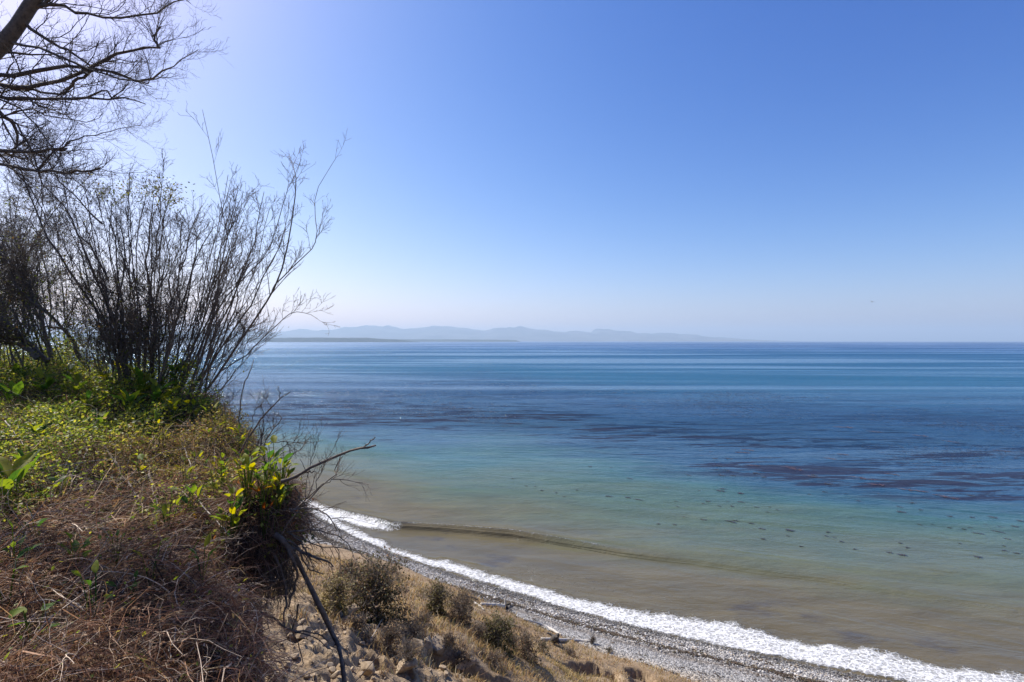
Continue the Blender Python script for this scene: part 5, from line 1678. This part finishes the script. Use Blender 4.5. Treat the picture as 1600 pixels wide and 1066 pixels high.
sod_lip()

RD = 4.32
def woody_thing(name, label, cat, parts, part, mat, twig=None, d=RD, own=False):
    base = P3(*parts[0][0][0], d)
    root = empty(name, base, label, cat)
    st = []
    for px, r0, r1 in parts:
        p = stem_path([P3(a, b, d + 0.05 * k * U(-1, 1)) for k, (a, b) in enumerate(px)], 12, 0.006)
        r0, r1 = r0 * 1.15, max(r1 * 1.3, 0.0018)
        st.append((p, r0, r1))
        r = np.linspace(r0, r1, 12) * (1 + RNG.normal(0, 0.08, 12))
        v, f = tubes(np.concatenate([p, p[-1:] + (p[-1:] - p[-2:-1]) * 0.1])[None], np.append(r, r1 * 0.15)[None], 7)
        link(part, new_mesh(part, v - base, f, smooth=True), mat, root)
    if twig:
        g = Geo()
        P = np.array([p for p, _, _ in st])
        r = np.array([np.linspace(a, b, 12) for _, a, b in st])
        for (K, ang, ln, rf, up, wig, tmin) in twig:
            P, r = spawn(P, r, K, ang, ln, rf, 6, up, wig, tmin, 1.0, 0.0014)
            g.add(*tubes(P, r, 3))
        link('twigs', g.mesh('twigs', base), mat, root, kind='stuff')
    return root

woody_thing('exposed_roots', 'dark bare roots hanging from the undercut lip of the bluff', 'roots',
            [([(430, 835), (448, 852), (470, 890), (498, 945), (522, 992), (534, 1030), (543, 1090)], 0.020, 0.013),
             ([(440, 850), (470, 862), (500, 872), (522, 884)], 0.014, 0.005), ([(445, 850), (460, 880), (464, 905), (452, 945)], 0.013, 0.006),
             ([(425, 862), (440, 895), (448, 925), (444, 962), (446, 985)], 0.011, 0.004), ([(410, 862), (424, 900), (416, 945), (420, 985)], 0.010, 0.003),
             ([(450, 845), (465, 855), (480, 885), (505, 898)], 0.008, 0.003), ([(395, 950), (425, 966), (456, 985), (490, 990), (512, 1001)], 0.009, 0.004),
             ([(466, 945), (464, 962), (458, 984), (466, 1004), (474, 1040)], 0.007, 0.003), ([(455, 984), (500, 1000), (520, 1020)], 0.005, 0.002),
             ([(432, 858), (420, 880), (424, 915), (412, 960)], 0.006, 0.002), ([(400, 870), (404, 905), (398, 950)], 0.006, 0.002)],
            'root', M_BARK, [(7, 45, 0.16, 0.4, -0.16, 0.2, 0.1), (3, 45, 0.08, 0.6, -0.1, 0.25, 0.2)])
woody_thing('dead_branch', 'forked dead branch jutting out over the water from the rim', 'branch',
            [([(440, 752), (462, 744), (490, 728), (540, 708), (572, 699), (587, 697)], 0.013, 0.006), ([(565, 700), (574, 694), (586, 684)], 0.006, 0.003), ([(462, 746), (478, 738), (488, 736)], 0.008, 0.004)],
            'limb', M_BARK, [(4, 40, 0.10, 0.3, 0.05, 0.2, 0.2)])
woody_thing('dead_spray', 'spray of thin dead twigs arching down from the rim above the surf', 'branch',
            [([(448, 832), (475, 830), (505, 831), (535, 842), (548, 858), (556, 878)], 0.006, 0.002), ([(452, 796), (480, 795), (500, 797), (516, 812), (526, 828)], 0.006, 0.003),
             ([(452, 800), (470, 801), (482, 812), (492, 822)], 0.005, 0.002), ([(450, 832), (472, 850), (482, 868), (490, 890)], 0.006, 0.002), ([(455, 835), (500, 852), (545, 856), (570, 870), (602, 892)], 0.005, 0.001),
             ([(485, 830), (495, 845), (520, 850), (530, 875)], 0.004, 0.0015)],
            'twig', M_BARK, [(9, 40, 0.26, 0.7, -0.08, 0.14, 0.15), (3, 40, 0.12, 0.75, -0.06, 0.2, 0.2)])
woody_thing('dead_spray', 'spray of thin dead twigs rising from the rim in front of the breaking wave', 'branch',
            [([(440, 835), (462, 802), (490, 772), (520, 745), (524, 730), (532, 714)], 0.006, 0.002), ([(468, 790), (485, 768), (496, 740), (506, 722)], 0.004, 0.0015), ([(455, 800), (480, 780), (510, 755), (524, 748), (552, 752), (578, 755)], 0.005, 0.0012),
             ([(478, 780), (480, 745), (492, 700), (498, 678)], 0.003, 0.0012), ([(462, 760), (468, 775), (474, 790)], 0.005, 0.003), ([(490, 770), (500, 740), (528, 690)], 0.003, 0.001)],
            'twig', M_BARK, [(8, 30, 0.26, 0.7, 0.08, 0.12, 0.2), (3, 35, 0.12, 0.75, 0.05, 0.2, 0.2)])
woody_thing('dead_shoot', 'slanting dead stem with two short forks at the shoulder of the rim', 'stem',
            [([(372, 712), (390, 680), (412, 650), (432, 628), (453, 614)], 0.010, 0.004), ([(424, 637), (414, 622), (407, 614)], 0.004, 0.002), ([(438, 622), (435, 610), (433, 603)], 0.004, 0.002)],
            'stem', M_BARK, [(5, 40, 0.14, 0.35, 0.05, 0.2, 0.2)], d=6.0)
woody_thing('dead_shoot', 'thin prickly stem rising alone in front of the pale sea', 'stem',
            [([(374, 668), (376, 630), (382, 600), (390, 580), (397, 565)], 0.007, 0.003)], 'stem', M_BARK, [(22, 60, 0.03, 0.4, 0.1, 0.1, 0.05)], d=6.2)
woody_thing('dead_spray', 'thicket of fine dead twigs on the rim shoulder over the kelp water', 'branch',
            [([(395, 720), (405, 690), (412, 660), (408, 625)], 0.006, 0.002), ([(404, 715), (408, 690), (412, 672)], 0.008, 0.005), ([(400, 720), (420, 680), (440, 655), (432, 648)], 0.005, 0.002), ([(400, 700), (425, 692), (450, 690), (478, 692)], 0.005, 0.003), ([(448, 690), (453, 700), (453, 712)], 0.004, 0.002),
             ([(385, 700), (395, 660), (400, 640), (420, 618)], 0.004, 0.002), ([(420, 740), (440, 700), (460, 690), (470, 660)], 0.004, 0.0015), ([(345, 650), (362, 625), (366, 612)], 0.004, 0.002), ([(330, 640), (345, 610), (370, 590)], 0.004, 0.002), ([(430, 745), (455, 715), (470, 700), (480, 690)], 0.004, 0.0015)],
            'twig', M_BARK, [(11, 40, 0.26, 0.65, 0.06, 0.18, 0.15), (4, 40, 0.12, 0.75, 0.05, 0.25, 0.2)], d=5.5)

# hair roots under the lip
def hair_roots():
    n = 900
    px = RNG.uniform(385, 458, n)
    b = np.stack([P3(a, RNG.uniform(850, 915), RNG.uniform(4.3, 4.8)) for a in px])
    d = np.tile(np.array([0, 0, -1.0]), (n, 1))
    L = RNG.uniform(0.08, 0.38, n)
    P = np.zeros((n, 6, 3))
    P[:, 0] = b
    for k in range(1, 6):
        d = norm(d + RNG.normal(0, 0.28, (n, 3)))
        P[:, k] = P[:, k - 1] + d * (L / 5)[:, None]
    g = Geo()
    g.add(*tubes(P, RNG.uniform(0.001, 0.004, (n, 1)) * np.linspace(1, 0.4, 6)[None], 3))
    link('hair_roots', g.mesh('hair_roots'), M_BARK, label='curtain of fine dark roots beneath the overhanging sod', cat='roots', kind='stuff')
hair_roots()

# ------------------------------------------------------------------ loose sticks lying on the mound
M_PALE = mat_bark('weathered_stick', (0.20, 0.165, 0.13), (0.46, 0.40, 0.33), 40)
def stick(label, px, r, mat=None, lift=0.16):
    pts = []
    for a, b in px:
        g = ground(a, b + 10)
        q = P3(a, b, g[1] - 0.05)
        q[2] = max(q[2], g[2] + lift * 0.8)
        pts.append(q)
    base = pts[0].copy()
    p = resample(pts, 10, 0.006)
    v, f = tubes(np.concatenate([p[:1], p, p[-1:]])[None], np.concatenate([[r * 0.1], np.linspace(r, r * 0.55, 10) * (1 + RNG.normal(0, 0.08, 10)), [r * 0.05]])[None], 6)
    o = link('dead_stick', new_mesh('dead_stick', v - base, f, smooth=True), mat or M_PALE, None, label, 'stick')
    o.location = base
stick('thick dark stick slanting across the middle of the brush', [(160, 700), (178, 728), (192, 752), (215, 790)], 0.014, M_BARK)
stick('dark broken stub standing beside the slanting dark stick', [(108, 728), (110, 750), (112, 772)], 0.010, M_BARK)
stick('pale forked stick leaning up from the dark stub', [(137, 706), (128, 726), (112, 752)], 0.006)
stick('pale bent stick at the boundary of green and brown cover', [(236, 648), (225, 668), (208, 688), (205, 706)], 0.008)
stick('thin grey stick under the far left leaves', [(8, 664), (22, 684), (40, 706)], 0.007)
stick('long grey stick lying left to right by the dark stub', [(35, 743), (90, 738), (140, 730), (185, 722)], 0.006)
stick('pale stick rising towards the golden bramble', [(284, 698), (294, 722), (302, 748)], 0.006)
stick('dark upright stick in the middle of the brown stems', [(234, 735), (238, 770), (250, 812)], 0.008, M_BARK)
stick('pale root-like stick running to the rust-red leaves', [(290, 765), (318, 800), (345, 832), (358, 845)], 0.007)
stick('thin dark stick standing before the golden bramble', [(336, 690), (334, 740), (332, 810)], 0.005, M_BARK)
stick('dark stick beside the pale root-like stick', [(304, 735), (318, 780), (335, 830)], 0.007, M_BARK)
stick('long pale stick arching low at the left of the thicket', [(40, 962), (80, 957), (120, 962), (152, 974)], 0.0045)
stick('pale hooked stick at the bottom of the thicket', [(264, 985), (274, 1005), (268, 1030), (266, 1052)], 0.0045)
stick('curved tan stick crossing the dark gap in the thicket', [(190, 890), (205, 880), (222, 867)], 0.004)
stick('slender tan stick leaning over the lower thicket', [(187, 955), (196, 935), (213, 913)], 0.003)
stick('two-toned straight stalk standing right of the large olive bush', [(579, 1000), (598, 965), (620, 926)], 0.016, None, 0.0)
